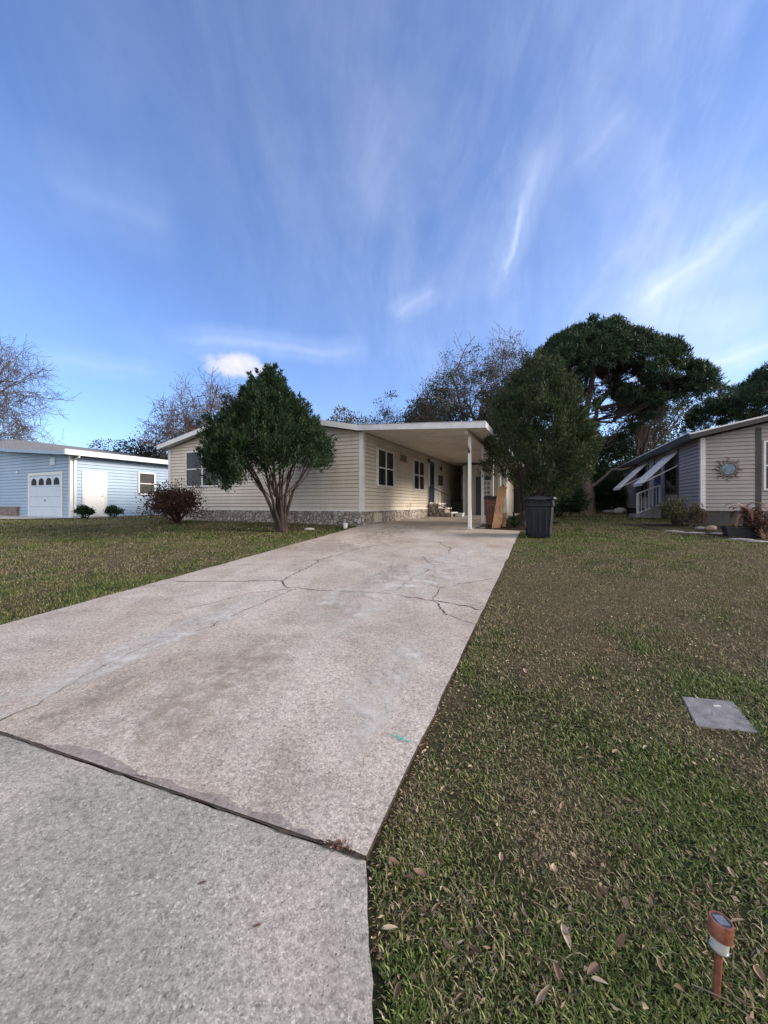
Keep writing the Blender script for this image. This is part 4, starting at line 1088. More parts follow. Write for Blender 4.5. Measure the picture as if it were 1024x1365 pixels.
strap_plant(1019, 9.3, 10, 0.7, 'thin tan strap-leaved plant at the far right edge', 33, 'deadleaf', 'strap_leaf_plant', 'plant', 0.8, 0.03)

# ---------------- trees behind
bare_tree(295, 27, 9.8, 'leafless purplish tree behind the left end of the cream house roof', 41, dict(spread=0.92, up=0.03, rmin=0.011, kids=[7, 6, 6, 5, 4]), 'bronzeleaf', 2200, 0.13, lowleaf=1.1, trunk=0.26, box=(196, 494, 356, 640))
bare_tree(-40, 30, 14, 'leafless tree with drooping twigs at the left edge above the blue house', 43, dict(spread=0.95, up=-0.01, levels=5, rmin=0.011, kids=[8, 7, 6, 6, 4]), None, trunk=0.35, box=(-190, 425, 70, 610))
bare_tree(10, 50, 10.2, 'small distant bare tree behind the blue house roof', 44, dict(levels=4), 'bronzeleaf', 1500, 0.18, trunk=0.2)
bare_tree(632, 31, 15.4, 'tall grey leafless oak spreading above the carport roof', 45, dict(levels=5, spread=0.78, lk=0.68, up=0.04, kids=[7, 6, 6, 5, 3], start=[0.3, 0.2, 0.15, 0.15, 0.15]), 'oak', 16000, 0.15, lowleaf=1.18, trunk=0.42, box=(545, 428, 712, 600))
bare_tree(572, 34, 10.8, 'shorter leafy oak left of the tall bare oak behind the carport', 46, dict(levels=4), 'oak', 12000, 0.19, name='shade_tree', lowleaf=0.8, trunk=0.3, box=(538, 515, 625, 600))
bare_tree(518, 33, 11.3, 'slim sparse tree behind the middle of the carport roof', 47, dict(levels=5, spread=0.8, kids=[4, 4, 4, 3, 3]), 'oak', 2200, 0.16, lowleaf=1.0, trunk=0.18, box=(486, 508, 556, 600))
bare_tree(655, 27, 7.5, 'dark leafy oak directly behind the storage room', 49, dict(levels=4), 'oak', 14000, 0.2, name='shade_tree', lowleaf=0.5, trunk=0.25)

def pine(x, Y, h, label, seed, lobes, trunkpts, ntuft, trunk=0.36, needle=0.17, dome=None):
    """lobes: (px x, px y, rx, ry) of foliage layers seen at depth Y, built with real depth"""
    r = np.random.default_rng(seed); X = (x - 512) / F * Y; z = gz(Y)
    t = thing('pine_tree', (X, Y, z), label, 'tree')
    def P(px, py, dy=0): return np.array([(px - 512) / F * Y, Y + dy, 1.5 + (672 - py) * Y / F])
    m = MB()
    for pts, r0, r1 in trunkpts:
        Q = [P(a, b, c) for a, b, c in pts]; n = len(Q)
        pp = []
        for i in range(n - 1):
            for j in range(3): pp.append(Q[i] + (Q[i + 1] - Q[i]) * j / 3 + (r.normal(0, 0.05, 3) if i or j else 0))
        pp.append(Q[-1]); k = len(pp)
        r0 *= 0.85; rad = [r0 + (r1 - r0) * (i / (k - 1)) ** 0.8 for i in range(k)]
        if pts[0][1] > 670: rad[0] *= 1.35
        m.tube([tuple(p) for p in pp], rad, 10, cap=False)
    m.build('trunk', M['barktrunk'], t, smooth=True)
    b = MB(); Cs = []
    hub = [(P(*q), ) for pts, _, _ in trunkpts for q in pts[1:]]
    lobes = [(min(a, 868) if x < 900 else max(a, 972), b + 6, c * 0.95, d * 1.1) for a, b, c, d in lobes]
    L0 = lobes
    for rep_ in range(2): lobes = lobes + [((min(a, 850) if x < 900 else max(a, 985)) + r.normal(0, c * 0.35), b + abs(r.normal(0, d * 0.8)) + 6, c * 0.55, d * 0.6) for a, b, c, d in L0]
    tot = sum(a[2] * a[3] for a in lobes)
    for (lx, ly, rx, ry) in lobes:
        c = P(lx, ly, r.normal(0, 1.3)); RX = rx * Y / F; RY = ry * Y / F
        hb = min(hub, key=lambda q: np.linalg.norm(q[0] - c) + (2.5 if q[0][2] > c[2] - 0.2 else 0))[0]
        n = max(6, int(ntuft * rx * ry / tot))
        v = unit(r.normal(size=(n, 3))) * np.minimum(1.25, np.abs(r.normal(0.66, 0.24, (n, 1)))) * np.array([RX, RX * 0.95, RY])
        v[:, 2] = np.abs(v[:, 2]) * 1.1 - 0.30 * RY + 0.25 * RY * np.sin(v[:, 0] * 2.3 + lx)
        pts = c + v
        mid = (hb + c) / 2 + r.normal(0, 0.25, 3) + [0, 0, -0.25]
        b.tube([tuple(hb), tuple(mid), tuple(c - [0, 0, RY * 0.35])], [0.05, 0.038, 0.025], 5, cap=False)
        for j in range(min(26, n)):
            e = pts[j]; s = c - [0, 0, RY * 0.35] if j % 2 else mid; q = (s + e) / 2 + r.normal(0, 0.12, 3)
            b.tube([tuple(s), tuple(q), tuple(e)], [0.02, 0.013, 0.006], 3, cap=False)
        Cs.append(pts)
    if dome:
        xs_, ys_, lo_, nd, RD = dome; px_ = r.uniform(xs_[0], xs_[-1], nd * 2); dyy = r.uniform(-1, 1, nd * 2)
        tz = np.interp(px_, xs_, ys_); bz = np.interp(px_, xs_, lo_); k_ = np.sqrt(np.clip(1 - dyy ** 2, 0, 1))
        zc_ = bz + (tz - bz) * k_                              # photo rows: the dome drops towards its rim in depth
        fx = fbm(px_ * 0.055, dyy * 5 + 3, 61, 3); fy = vn(px_ * 0.12, dyy * 11, 66)
        zc_ = zc_ + (0.5 - fx) * 20 + (0.5 - fy) * 8 + np.abs(r.normal(0, 1, nd * 2)) * 11
        keep = (fbm(px_ * 0.075 + 4, zc_ * 0.10 + dyy * 4, 71, 3) + 0.12 * vn(px_ * 0.3, zc_ * 0.35 + dyy * 9, 5)) > 0.495
        px_, zc_, dyy = px_[keep][:nd], zc_[keep][:nd], dyy[keep][:nd]
        P3 = np.stack([(px_ - 512) / F * Y, Y + dyy * RD, 1.5 + (672 - zc_) * Y / F], 1); Cs = [c_ for c_, l_ in zip(Cs, lobes) if l_[1] > 486 and r.random() < 0.42]; Cs.append(P3)
        for e in P3[r.choice(len(P3), 130)]:
            hb = min(hub, key=lambda q: np.linalg.norm(q[0] - e) + (3.0 if q[0][2] > e[2] - 0.6 else 0))[0]
            m1 = hb + (e - hb) * 0.45 + r.normal(0, 0.2, 3) + [0, 0, 0.1]; m2 = hb + (e - hb) * 0.8 + r.normal(0, 0.2, 3)
            b.tube([tuple(hb), tuple(m1), tuple(m2), tuple(e)], [0.030, 0.021, 0.012, 0.005], 4, cap=False)
    b.build('branches', M['bark'], t, smooth=True)
    C = np.concatenate(Cs); k = 11; n = len(C)
    CC = np.repeat(C, k, 0) + r.normal(0, 0.05, (n * k, 3)); D = r.normal(size=(n * k, 3)) + [0, 0, 0.5]
    leaves('crown', CC, D, needle * 1.25, 0.042, M['pine'], t, r, 0.1)
    return t
tp = [([(785, 688, 0), (783, 640, 0), (780, 600, 0.2), (786, 560, 0.3), (790, 500, 0), (792, 455, 0)], 0.40, 0.10),
      ([(780, 610, 0.2), (766, 560, -0.5), (758, 520, -0.8), (745, 480, -1.0)], 0.17, 0.06),
      ([(786, 575, 0.2), (806, 540, 0.6), (830, 505, 1.0), (850, 475, 1.2)], 0.17, 0.06),
      ([(784, 652, 0), (806, 628, -0.8), (836, 626, -1.2)], 0.12, 0.05),
      ([(806, 540, 0.6), (850, 535, 0.2), (890, 520, 0), (925, 520, 0)], 0.12, 0.04)]
lob = [(800, 441, 38, 12), (765, 447, 34, 12), (840, 447, 34, 13), (738, 462, 24, 11), (870, 462, 30, 12), (820, 460, 35, 10), (778, 468, 30, 9),
       (730, 482, 20, 9), (895, 487, 30, 13), (860, 485, 30, 11), (832, 492, 24, 9), (915, 507, 26, 12), (882, 512, 32, 13), (850, 522, 30, 11),
       (748, 500, 18, 9), (800, 500, 16, 6), (925, 528, 24, 11), (895, 545, 26, 9), (865, 545, 26, 10), (835, 552, 22, 9), (762, 528, 15, 8), (815, 530, 18, 7),
       (745, 530, 14, 9), (940, 517, 12, 8)]
pine(785, 22.0, 12, 'big spreading dark pine with a pale forked trunk behind the houses', 51, lob, tp, 9000,
     dome=([706, 722, 744, 770, 800, 828, 852, 870, 888, 912], [494, 470, 452, 440, 437, 444, 460, 478, 500, 522], [506, 503, 502, 502, 504, 508, 514, 521, 528, 534], 12000, 3.4))
tp2 = [([(1030, 690, 0), (1032, 600, 0), (1035, 540, 0), (1038, 500, 0)], 0.3, 0.08), ([(1032, 590, 0), (1000, 560, 0), (975, 545, 0)], 0.1, 0.04)]
lob2 = [(1022, 505, 18, 12), (1040, 492, 22, 12), (1000, 528, 20, 11), (975, 528, 14, 9), (980, 548, 20, 9), (1012, 545, 22, 10), (1050, 525, 30, 14), (960, 545, 10, 6), (995, 556, 22, 7)]
pine(1030, 24.0, 9, 'dark pine rising behind the roof of the taupe house', 52, lob2, tp2, 4200,
     dome=([958, 975, 992, 1010, 1030, 1060, 1090], [540, 524, 518, 503, 486, 482, 500], [552, 552, 555, 555, 555, 555, 555], 5000, 3.5))

def leafy(x, Y, w, h, label, seed, mat, n=14000, ls=0.2, z0=0.0, name='evergreen_tree'):
    r = np.random.default_rng(seed); X = (x - 512) / F * Y; z = gz(Y)
    t = thing(name, (X, Y, z), label, 'tree')
    c = dict(wander=0.15, up=0.05, levels=3, kids=[6, 5, 4], start=[0.25, 0.2, 0.2], spread=0.8, rk=0.5, lk=0.6, taper=0.45, rmin=0.015)
    segs, tips = [], []
    grow(r, (X, Y, z - 0.1), (0, 0, 1), h * 0.5, 0.2, 0, c, segs, tips)
    branch_tubes(segs, 'branches', M['bark'], t)
    k = 46; cc = np.stack([X + r.normal(0, 0.30, k) * w, Y + r.normal(0, 0.28, k) * w * 0.8, z + z0 + (h - z0) * r.random(k) * 0.92], 1)
    sh = 1 - 0.55 * np.clip((cc[:, 2] - z) / h, 0, 1) ** 2; cc[:, 0] = X + (cc[:, 0] - X) * sh
    a = r.integers(0, k, n); v = unit(r.normal(size=(n, 3))) * (r.random((n, 1)) ** 0.35) * np.array([0.2 * w, 0.2 * w, 0.11 * h])
    C = cc[a] + v; C[:, 2] = np.clip(C[:, 2], z, z + h)
    leaves('crown', C, v + r.normal(0, 0.3, (n, 3)), ls, ls * 0.5, M[mat], t, r)
    return t
leafy(842, 29, 7.5, 8.6, 'dense green tree filling the gap below the big pine crown', 61, 'yellowgreen', 16000, 0.2)
leafy(808, 27, 5.0, 5.6, 'dark evergreen tree just right of the pale pine trunk', 62, 'evergreen', 14000, 0.18)
leafy(752, 26, 5.0, 5.5, 'dark evergreen tree between the carport tree and the pine trunk', 63, 'evergreen', 14000, 0.18)
leafy(868, 34, 6.5, 7.0, 'green tree rising above the far end of the taupe roof', 64, 'yellowgreen', 12000, 0.2)
leafy(715, 30, 5.5, 6.0, 'dark evergreen tree hidden behind the carport tree', 65, 'evergreen', 9000, 0.2)
shrub(745, 17.5, 2.6, 1.6, 'dark loose shrub in the shade behind the navy bin', 66, 'evergreen', 5000, 0.12)
shrub(722, 14.5, 1.6, 1.1, 'low dark shrub behind the carport tree', 67, 'evergreen', 3500, 0.10)
shrub(808, 24.5, 3.2, 2.0, 'dark wide shrub behind the pine trunk', 68, 'evergreen', 6000, 0.16)
shrub(768, 25.5, 3.0, 2.2, 'dark shrub left of the pine trunk', 69, 'evergreen', 6000, 0.16)

leafy(188, 27, 6.5, 5.0, 'low brown-leaved tree between the blue house and the cream house', 42, 'oak', 16000, 0.17, name='shade_tree')
leafy(460, 32, 4.6, 8.3, 'rounded grey-green tree peeping over the cream house roof', 48, 'sage', 9000, 0.2, name='shade_tree')
# the far wood, one mass
r = np.random.default_rng(70); n = 26000
C = np.stack([r.uniform(-75, 80, n), r.uniform(52, 60, n), np.zeros(n)], 1)
C[:, 2] = gz(50) + (3.4 + 3.0 * fbm(C[:, 0] * 0.12, C[:, 1] * 0.1, 3, 3)) * r.random(n) ** 0.7
fw = leaves('far_wood', C, r.normal(size=(n, 3)), 0.9, 0.6, M['evergreen'], None, r); tag(fw, 'dark mass of far-off wood behind the houses', 'wood', kind='stuff')

# ============================================================ SMALL THINGS
# navy wheeled bin
def wheeled_bin(x, Y, w, d, h, rz, label, body, lidm, seed=0):
    X = (x - 512) / F * Y; z = gz(Y) - 0.035
    t = thing('wheeled_bin', (X, Y, z), label, 'bin'); fr = Fr(X, Y, math.sin(rz), math.cos(rz))
    def loop(k, zz, dx=0.0): 
        a, b = w / 2 * k, d / 2 * k; c = 0.18 * min(a, b); pts = []
        for sx, sy in ((-1, -1), (1, -1), (1, 1), (-1, 1)):
            q = [(sx * (a - c), sy * b), (sx * a, sy * (b - c))] if sx * sy > 0 else [(sx * a, sy * (b - c)), (sx * (a - c), sy * b)]
            pts += q
        return [fr.w(p[1] + dx, p[0], zz) for p in pts]
    m = MB()
    st = [(0.74, z + 0.04), (0.78, z + 0.12), (0.80, z + 0.30), (0.815, z + 0.32), (0.90, z + h * 0.74), (0.97, z + h * 0.76), (0.99, z + h * 0.84), (0.93, z + h * 0.85), (0.94, z + h * 0.90)]
    Ls = [loop(k, zz) for k, zz in st]
    for a, b in zip(Ls[:-1], Ls[1:]):
        for i in range(8): m.poly([a[i], a[(i + 1) % 8], b[(i + 1) % 8], b[i]])
    m.poly(Ls[0][::-1]); m.poly(Ls[-1])
    for k in (-1, 0, 1):  # moulded front ribs
        m.bar(fr.w(-d / 2 * 0.80, k * w * 0.2, z + 0.15), fr.w(-d / 2 * 0.90, k * w * 0.22, z + h * 0.70), 0.05, 0.02)
    b = m.build('body', body, t, bevel=0.012)
    m = MB(); st = [(1.03, z + h * 0.905), (1.07, z + h * 0.93), (1.03, z + h * 0.965), (0.7, z + h * 0.995), (0.3, z + h)]
    Ls = [loop(k, zz) for k, zz in st]
    for a, c in zip(Ls[:-1], Ls[1:]):
        for i in range(8): m.poly([a[i], a[(i + 1) % 8], c[(i + 1) % 8], c[i]])
    m.poly(Ls[0][::-1]); m.poly(Ls[-1]); m.box(fr, -d * 0.58, -d * 0.52, -0.12, 0.12, z + h * 0.90, z + h * 0.925)
    m.build('lid', lidm, t, bevel=0.01)
    m = MB(); m.tube([fr.w(d * 0.50, -w * 0.38, z + h * 0.87), fr.w(d * 0.60, -w * 0.38, z + h * 0.90), fr.w(d * 0.60, w * 0.38, z + h * 0.90), fr.w(d * 0.50, w * 0.38, z + h * 0.87)], 0.016, 8); m.build('handle', M['rubber'], t)
    for sx in (-1, 1):
        m = MB(); c = fr.w(d * 0.36, sx * (w * 0.40), z + 0.11); ax = Vector((fr.v[0], fr.v[1], 0)) * 0.03
        m.tube([Vector(c) - ax, Vector(c) + ax], 0.115, 16); wl = m.build('wheel', M['rubber'], t)
        m = MB(); m.tube([Vector(c) + ax * (0.5 * sx), Vector(c) + ax * (1.15 * sx)], 0.05, 12); m.build('hub', M['aluminium'], wl)
    return t
wheeled_bin(718.5, 9.75, 0.70, 0.74, 1.05, 0.30, 'navy blue wheeled bin on the grass at the end of the driveway', M['binblue'], M['binblue'])
wheeled_bin(657, 12.05, 0.46, 0.5, 0.93, 0.45, 'brown wheeled bin with navy lid behind the leaning plank', M['binbrown'], M['binblue'])

# rough plank leaning on the tree
pX, pY = 3.30, 11.25; pz = gz(pY)
m = MB(); r = np.random.default_rng(5); n = 16; a = []; b = []
for i in range(n + 1):
    q = i / n; cx = pX + 0.30 * q; y = pY + 0.32 * q; zz = pz + 1.24 * q
    wl = 0.15 if q < 0.95 else 0.10; wr = 0.12 + 0.02 * math.sin(q * 7) + r.normal(0, 0.010) + (-0.05 if 0.25 < q < 0.33 else 0)
    a.append([(cx - wl, y, zz), (cx + wr, y + 0.05, zz - 0.02)]); b.append([(cx - wl + 0.01, y + 0.045, zz + 0.01), (cx + wr + 0.01, y + 0.095, zz - 0.01)])
for i in range(n):
    m.hexa([a[i][0], a[i][1], a[i + 1][1], a[i + 1][0]], [b[i][0], b[i][1], b[i + 1][1], b[i + 1][0]])
plank = m.build('wooden_plank', M['wood']); tag(plank, 'rough tan wooden plank leaning beside the brown bin', 'plank')
m = MB(); m.bar((3.55, 11.4, gz(11.4) + 0.02), (3.66, 11.6, gz(11.4) + 0.42), 0.10, 0.03)
tag(m.build('wood_offcut', M['wood']), 'short split wood offcut to the right of the leaning plank', 'wood')

# white bucket, stones
X, Y = (460.5 - 512) / F * 11.35, 11.35
bk = thing('bucket', (X, Y, gz(Y)), 'small white plastic pot by the stone skirting and the driveway edge', 'pot')
m = MB(); m.lathe((X, Y, gz(Y) - 0.04), [(0.001, 0), (0.055, 0), (0.066, 0.15), (0.075, 0.152), (0.075, 0.175), (0.064, 0.175), (0.06, 0.05), (0.001, 0.05)], 18); m.build('body', M['awning'], bk, smooth=False)

def rock(x, Y, sx, sy, sz, label, mat, seed, name='stone', cat='stone', group=None, rz=0.0):
    r = np.random.default_rng(seed); X = (x - 512) / F * Y; z = gz(Y) - 0.045; m = MB(); nl, nk = 7, 12
    ph = r.random((4, 3)) * 6
    base = 0
    for i in range(nl):
        el = math.pi * i / (nl - 1) - math.pi / 2
        for k in range(nk):
            th = 2 * math.pi * k / nk; d = np.array([math.cos(el) * math.cos(th), math.cos(el) * math.sin(th), math.sin(el)])
            q = 1 + 0.16 * math.sin(3 * d[0] + ph[0, 0]) * math.cos(3 * d[1] + ph[1, 1]) + 0.10 * math.sin(6 * d[2] + 5 * d[0] + ph[2, 2])
            a, b = d[0] * sx * q, d[1] * sy * q
            m.v.append((X + a * math.cos(rz) - b * math.sin(rz), Y + a * math.sin(rz) + b * math.cos(rz), z + sz * (1 + d[2] * q)))
    for i in range(nl - 1):
        for k in range(nk): m.f.append([i * nk + k, i * nk + (k + 1) % nk, (i + 1) * nk + (k + 1) % nk, (i + 1) * nk + k])
    o = m.build(name, M[mat], None, smooth=True); return tag(o, label, cat, group)
rock(412, 11.1, 0.15, 0.08, 0.04, 'flat white stone beside the trunk of the cone-shaped tree', 'stonewhite', 1)
rock(827, 22.0, 0.33, 0.25, 0.20, 'pale boulder standing at the far corner of the taupe house', 'stonewhite', 2, 'boulder', 'boulder')
rock(813, 22.5, 0.40, 0.25, 0.13, 'low grey boulder left of the pale boulder near the pine', 'gravelgrey', 3, 'boulder', 'boulder')
for i, (x, Y_, a, b, c, lab, mt) in enumerate([
        (898, 10.75, 0.26, 0.11, 0.03, 'flat grey edging stone at the left end of the garden bed', 'gravelgrey'),
        (922, 10.45, 0.30, 0.10, 0.03, 'long pale edging stone second from the left of the bed', 'gravelgrey'),
        (948, 10.9, 0.13, 0.10, 0.09, 'rounded pink-tan rock in the middle of the garden bed', 'stonetan'),
        (934, 11.2, 0.16, 0.10, 0.05, 'small grey rock behind the pink-tan rock', 'gravelgrey'),
        (960, 10.3, 0.24, 0.12, 0.03, 'pale slab of edging left of the dark planter', 'gravelgrey'),
        (985, 9.35, 0.30, 0.10, 0.03, 'pale slab of edging in front of the dark planter', 'gravelgrey'),
        (1008, 9.05, 0.26, 0.12, 0.03, 'pale edging slab nearest the right edge of the photo', 'gravelgrey')]):
    rock(x, Y_, a, b, c, lab, mt, 40 + i, 'edging_stone', 'stone', 'stones edging the garden bed', -0.35)
# planter
X, Y = (990 - 512) / F * 9.9, 9.9; z = gz(Y)
pl = thing('planter', (X, Y, z), 'long dark blue-black planter trough at the corner of the taupe house', 'planter')
fr = Fr(X, Y, 0.379, 0.925)
def trough(m, w, d, z0, z1, k0, k1):
    a = [fr.w(s * d / 2 * k0, t_ * w / 2 * k0, z0) for s, t_ in ((-1, -1), (-1, 1), (1, 1), (1, -1))]; b = [fr.w(s * d / 2 * k1, t_ * w / 2 * k1, z1) for s, t_ in ((-1, -1), (-1, 1), (1, 1), (1, -1))]
    m.hexa(a, b)
m = MB(); trough(m, 0.78, 0.34, z - 0.05, z + 0.19, 0.88, 1.0); m.build('body', M['pot'], pl, bevel=0.012)
m = MB(); trough(m, 0.82, 0.38, z + 0.191, z + 0.225, 1, 1); m.build('rim', M['pot'], pl, bevel=0.008)
m = MB(); trough(m, 0.72, 0.28, z + 0.226, z + 0.236, 1, 1); m.build('soil', M['soil'], pl)
bed = slab('garden_bed', [(7.6, 12.6), (7.7, 11.2), (8.3, 10.4), (9.3, 8.9), (11.5, 7.8), (12.5, 9.5), (10.3, 12.5)], M['soil'], -0.025, 0.05, 'dark soil of the garden bed at the corner of the taupe house')

# utility lid
lidp = [up(908.4, 924.4), up(977, 931), up(1012.6, 973.8), up(928, 963.7)]
cx = sum(p[0] for p in lidp) / 4; cy = sum(p[1] for p in lidp) / 4
ul = thing('utility_cover', (cx, cy, gz(cy)), 'square grey concrete utility cover sunk in the right lawn', 'utility cover')
m = MB(); a = [(x, y, gz(y) - 0.06) for x, y in lidp]; b = [(x, y, gz(y) - 0.016) for x, y in lidp]; m.hexa(a, b); m.build('cover', M['lid'], ul, bevel=0.008)
m = MB(); k = 1.10; a = [(cx + (x - cx) * k, cy + (y - cy) * k, gz(cy + (y - cy) * k) - 0.07) for x, y in lidp]; b = [(cx + (x - cx) * k, cy + (y - cy) * k, gz(cy + (y - cy) * k) - 0.028) for x, y in lidp]; m.hexa(a, b); m.build('rim', M['lid'], ul)
m = MB(); qx, qy = up(956, 938)
m.hexa([(qx - 0.022, qy - 0.008, gz(qy) - 0.0155), (qx + 0.022, qy - 0.008, gz(qy) - 0.0155), (qx + 0.022, qy + 0.008, gz(qy) - 0.0155), (qx - 0.022, qy + 0.008, gz(qy) - 0.0155)],
       [(qx - 0.022, qy - 0.008, gz(qy) - 0.014), (qx + 0.022, qy - 0.008, gz(qy) - 0.014), (qx + 0.022, qy + 0.008, gz(qy) - 0.014), (qx - 0.022, qy + 0.008, gz(qy) - 0.014)])
m.build('lift_slot', M['stonewhite'], ul)

# solar stake light
lx, ly = up(953, 1324); lz = gz(ly) - 0.05
sl = thing('solar_light', (lx, ly, lz), 'copper-coloured solar stake light with grey top in the right foreground', 'garden light')
tilt = Matrix.Rotation(R(7), 4, 'Y') @ Matrix.Rotation(R(-3), 4, 'X')
def lat(prof, name, mat, parent=sl, n=28):
    prof = [(r_ * 0.83, z_) for r_, z_ in prof]
    m = MB(); m.lathe((lx, ly, lz), prof, n, tilt); return m.build(name, mat, parent, smooth=False)
def sm(o, ang=40):
    for p in o.data.polygons: p.use_smooth = True
    e = o.modifiers.new('split', 'EDGE_SPLIT'); e.split_angle = R(ang); return o
sm(lat([(0.001, 0.0), (0.0115, 0.0), (0.0115, 0.172), (0.001, 0.172)], 'stake', M['copper']))
sm(lat([(0.0118, 0.160), (0.026, 0.168), (0.027, 0.172), (0.012, 0.174)], 'reflector', M['galv']))
sm(lat([(0.0255, 0.1725), (0.0285, 0.214), (0.027, 0.214), (0.024, 0.174)], 'lens', M['clear']))
hd = sm(lat([(0.030, 0.205), (0.035, 0.206), (0.0355, 0.248), (0.0335, 0.2515), (0.0295, 0.2515), (0.0290, 0.2485), (0.001, 0.2485)], 'cap', M['copper']))
sm(lat([(0.0285, 0.2488), (0.0285, 0.2498), (0.001, 0.2498)], 'bezel', M['pot'], hd))
m = MB(); q = [(-0.018, -0.018), (0.018, -0.018), (0.018, 0.018), (-0.018, 0.018)]
def tw(x, y, z_): v = tilt @ Vector((x * 0.83, y * 0.83, z_)); return (v.x + lx, v.y + ly, v.z + lz)
m.hexa([tw(x, y, 0.2500) for x, y in q], [tw(x, y, 0.2506) for x, y in q]); m.build('solar_cell', M['panel'], hd)
m = MB()
for k in range(10):
    th = 2 * math.pi * k / 10; m.hexa([tw(0.017 * math.cos(th - 0.2), 0.017 * math.sin(th - 0.2), 0.1745), tw(0.025 * math.cos(th), 0.025 * math.sin(th), 0.1745), tw(0.017 * math.cos(th + 0.2), 0.017 * math.sin(th + 0.2), 0.1745)],
                                  [tw(0.017 * math.cos(th - 0.2), 0.017 * math.sin(th - 0.2), 0.178), tw(0.0245 * math.cos(th), 0.0245 * math.sin(th), 0.178), tw(0.017 * math.cos(th + 0.2), 0.017 * math.sin(th + 0.2), 0.178)])
m.build('reflector_facet', M['black'], sl)

# ============================================================ GRASS
def in_plan_block(X, Y):
    """True where grass may grow"""
    ok = (X > edgeR(Y) + 0.022 + 0.02 * vn(Y * 9, Y * 0 + 3, 2)) | (X < edgeL(Y) - 0.02 - 0.02 * vn(Y * 9, Y * 0, 4))
    ok &= ~((Y < 2.95 + 0.33 * (-(X + 4.27))) & (X < edgeR(Y)) & (X > -9))
    for fr, s0, s1, t0, t1 in ((H, -0.05, 18, -9, 3.6), (RH, -0.05, 14, -0.05, 9), (BH, -0.05, 13, -14, 0.1), (BH, -4.2, 0, -14, -0.6), (BH, -1.0, 1.9, -0.6, 1.0)):
        dx, dy = X - fr.o[0], Y - fr.o[1]; s = dx * fr.u[0] + dy * fr.u[1]; t_ = dx * fr.v[0] + dy * fr.v[1]
        ok &= ~((s > s0) & (s < s1) & (t_ > t0) & (t_ < t1))
    def poly(P):
        ins = np.zeros(len(X), bool); j = len(P) - 1
        for i in range(len(P)):
            xi, yi = P[i]; xj, yj = P[j]
            c = ((yi > Y) != (yj > Y)) & (X < (xj - xi) * (Y - yi) / (yj - yi + 1e-12) + xi); ins ^= c; j = i
        return ins
    k = 0.97; ok &= ~poly([(cx + (x - cx) * k, cy + (y - cy) * k) for x, y in lidp])
    ok &= ~poly([(2.62, 11.22), (3.82, 10.82), (4.1, 11.0), (5.6, 12.4), (6.2, 13.6), (4.6, 14.2), (3.9, 13.5)])
    ok &= ~poly([(7.6, 12.6), (7.7, 11.2), (8.3, 10.4), (9.3, 8.9), (11.5, 7.8), (12.5, 9.5), (10.3, 12.5)])
    return ok
def blades(y0, y1, dens, ln, wd, segs, seed, lay=0.75):
    r = np.random.default_rng(seed); k = 1.06
    area = (y1 - y0) * 2 * (k * y1 + 0.5); n = int(area * dens)
    Y = r.uniform(y0, y1, n); X = r.uniform(-1, 1, n) * (k * y1 + 0.5)
    keep = (np.abs(X) < k * Y + 0.4) & in_plan_block(X, Y); X, Y = X[keep], Y[keep]
    cl = fbm(X * 5, Y * 5, 51, 3); keep = r.random(len(X)) < np.clip(0.40 + (cl - 0.30) * 2.2, 0.35, 1); X, Y = X[keep], Y[keep]
    n = len(X); dd = deadness(X, Y); lush = 1 - dd
    Z = g(Y) - 0.030 + bumps(X, Y)
    th = r.random(n) * 6.283; l = ln * (0.55 + 0.75 * r.random(n)) * (0.75 + 0.5 * lush); w = wd * (0.6 + 0.8 * r.random(n))
    tilt_ = np.clip(np.abs(r.normal(lay, 0.38, n)) + 0.25 * dd, 0.05, 1.42)
    D = np.stack([np.cos(th) * np.sin(tilt_), np.sin(th) * np.sin(tilt_), np.cos(tilt_)], 1)
    S = np.stack([-np.sin(th), np.cos(th), np.zeros(n)], 1)
    B = np.stack([X, Y, Z], 1); rv = r.random(n)
    dead = (r.random(n) < np.clip(dd * 1.15, 0.06, 0.95)).astype(float) * (0.75 + 0.25 * r.random(n)) 
    l = l[:, None]; w = w[:, None]
    if segs == 1:
        V = np.stack([B - S * w / 2, B + S * w / 2, B + D * l], 1); i = np.arange(n)[:, None] * 3; T = i + [0, 1, 2]; q = 3
    else:
        t2 = np.clip(tilt_ + 0.55, 0, 1.6); D2 = np.stack([np.cos(th) * np.sin(t2), np.sin(th) * np.sin(t2), np.cos(t2)], 1)
        Mi = B + D * l * 0.55; V = np.stack([B - S * w * 0.4, B + S * w * 0.4, Mi - S * w * 0.5, Mi + S * w * 0.5, Mi + D2 * l * 0.45], 1)
        i = np.arange(n)[:, None] * 5; T = np.concatenate([i + [0, 1, 3], i + [0, 3, 2], i + [2, 3, 4]], 1).reshape(-1, 3); q = 5
    return V.reshape(-1, 3), T, np.repeat(rv, q), np.repeat(dead, q)
parts = [blades(0.75, 2.0, 33000, 0.028, 0.0045, 2, 1), blades(2.0, 3.6, 19000, 0.029, 0.0056, 2, 2),
         blades(3.6, 6.0, 8500, 0.032, 0.0085, 1, 3), blades(6.0, 9.5, 4200, 0.036, 0.0125, 1, 4), blades(9.5, 15, 1500, 0.045, 0.019, 1, 5), blades(15, 26, 200, 0.07, 0.04, 1, 6)]
VV, TT, RR, DD = [], [], [], []; o_ = 0
for V, T, a, d in parts: VV.append(V); TT.append(T + o_); RR.append(a); DD.append(d); o_ += len(V)
gr = npmesh('grass', np.concatenate(VV), np.concatenate(TT), M['grass'], None, {'rnd': np.concatenate(RR), 'dead': np.concatenate(DD)})
tag(gr, 'short patchy lawn grass, green with straw-brown areas', 'grass', kind='stuff')
print('grass blades', len(np.concatenate(TT)))

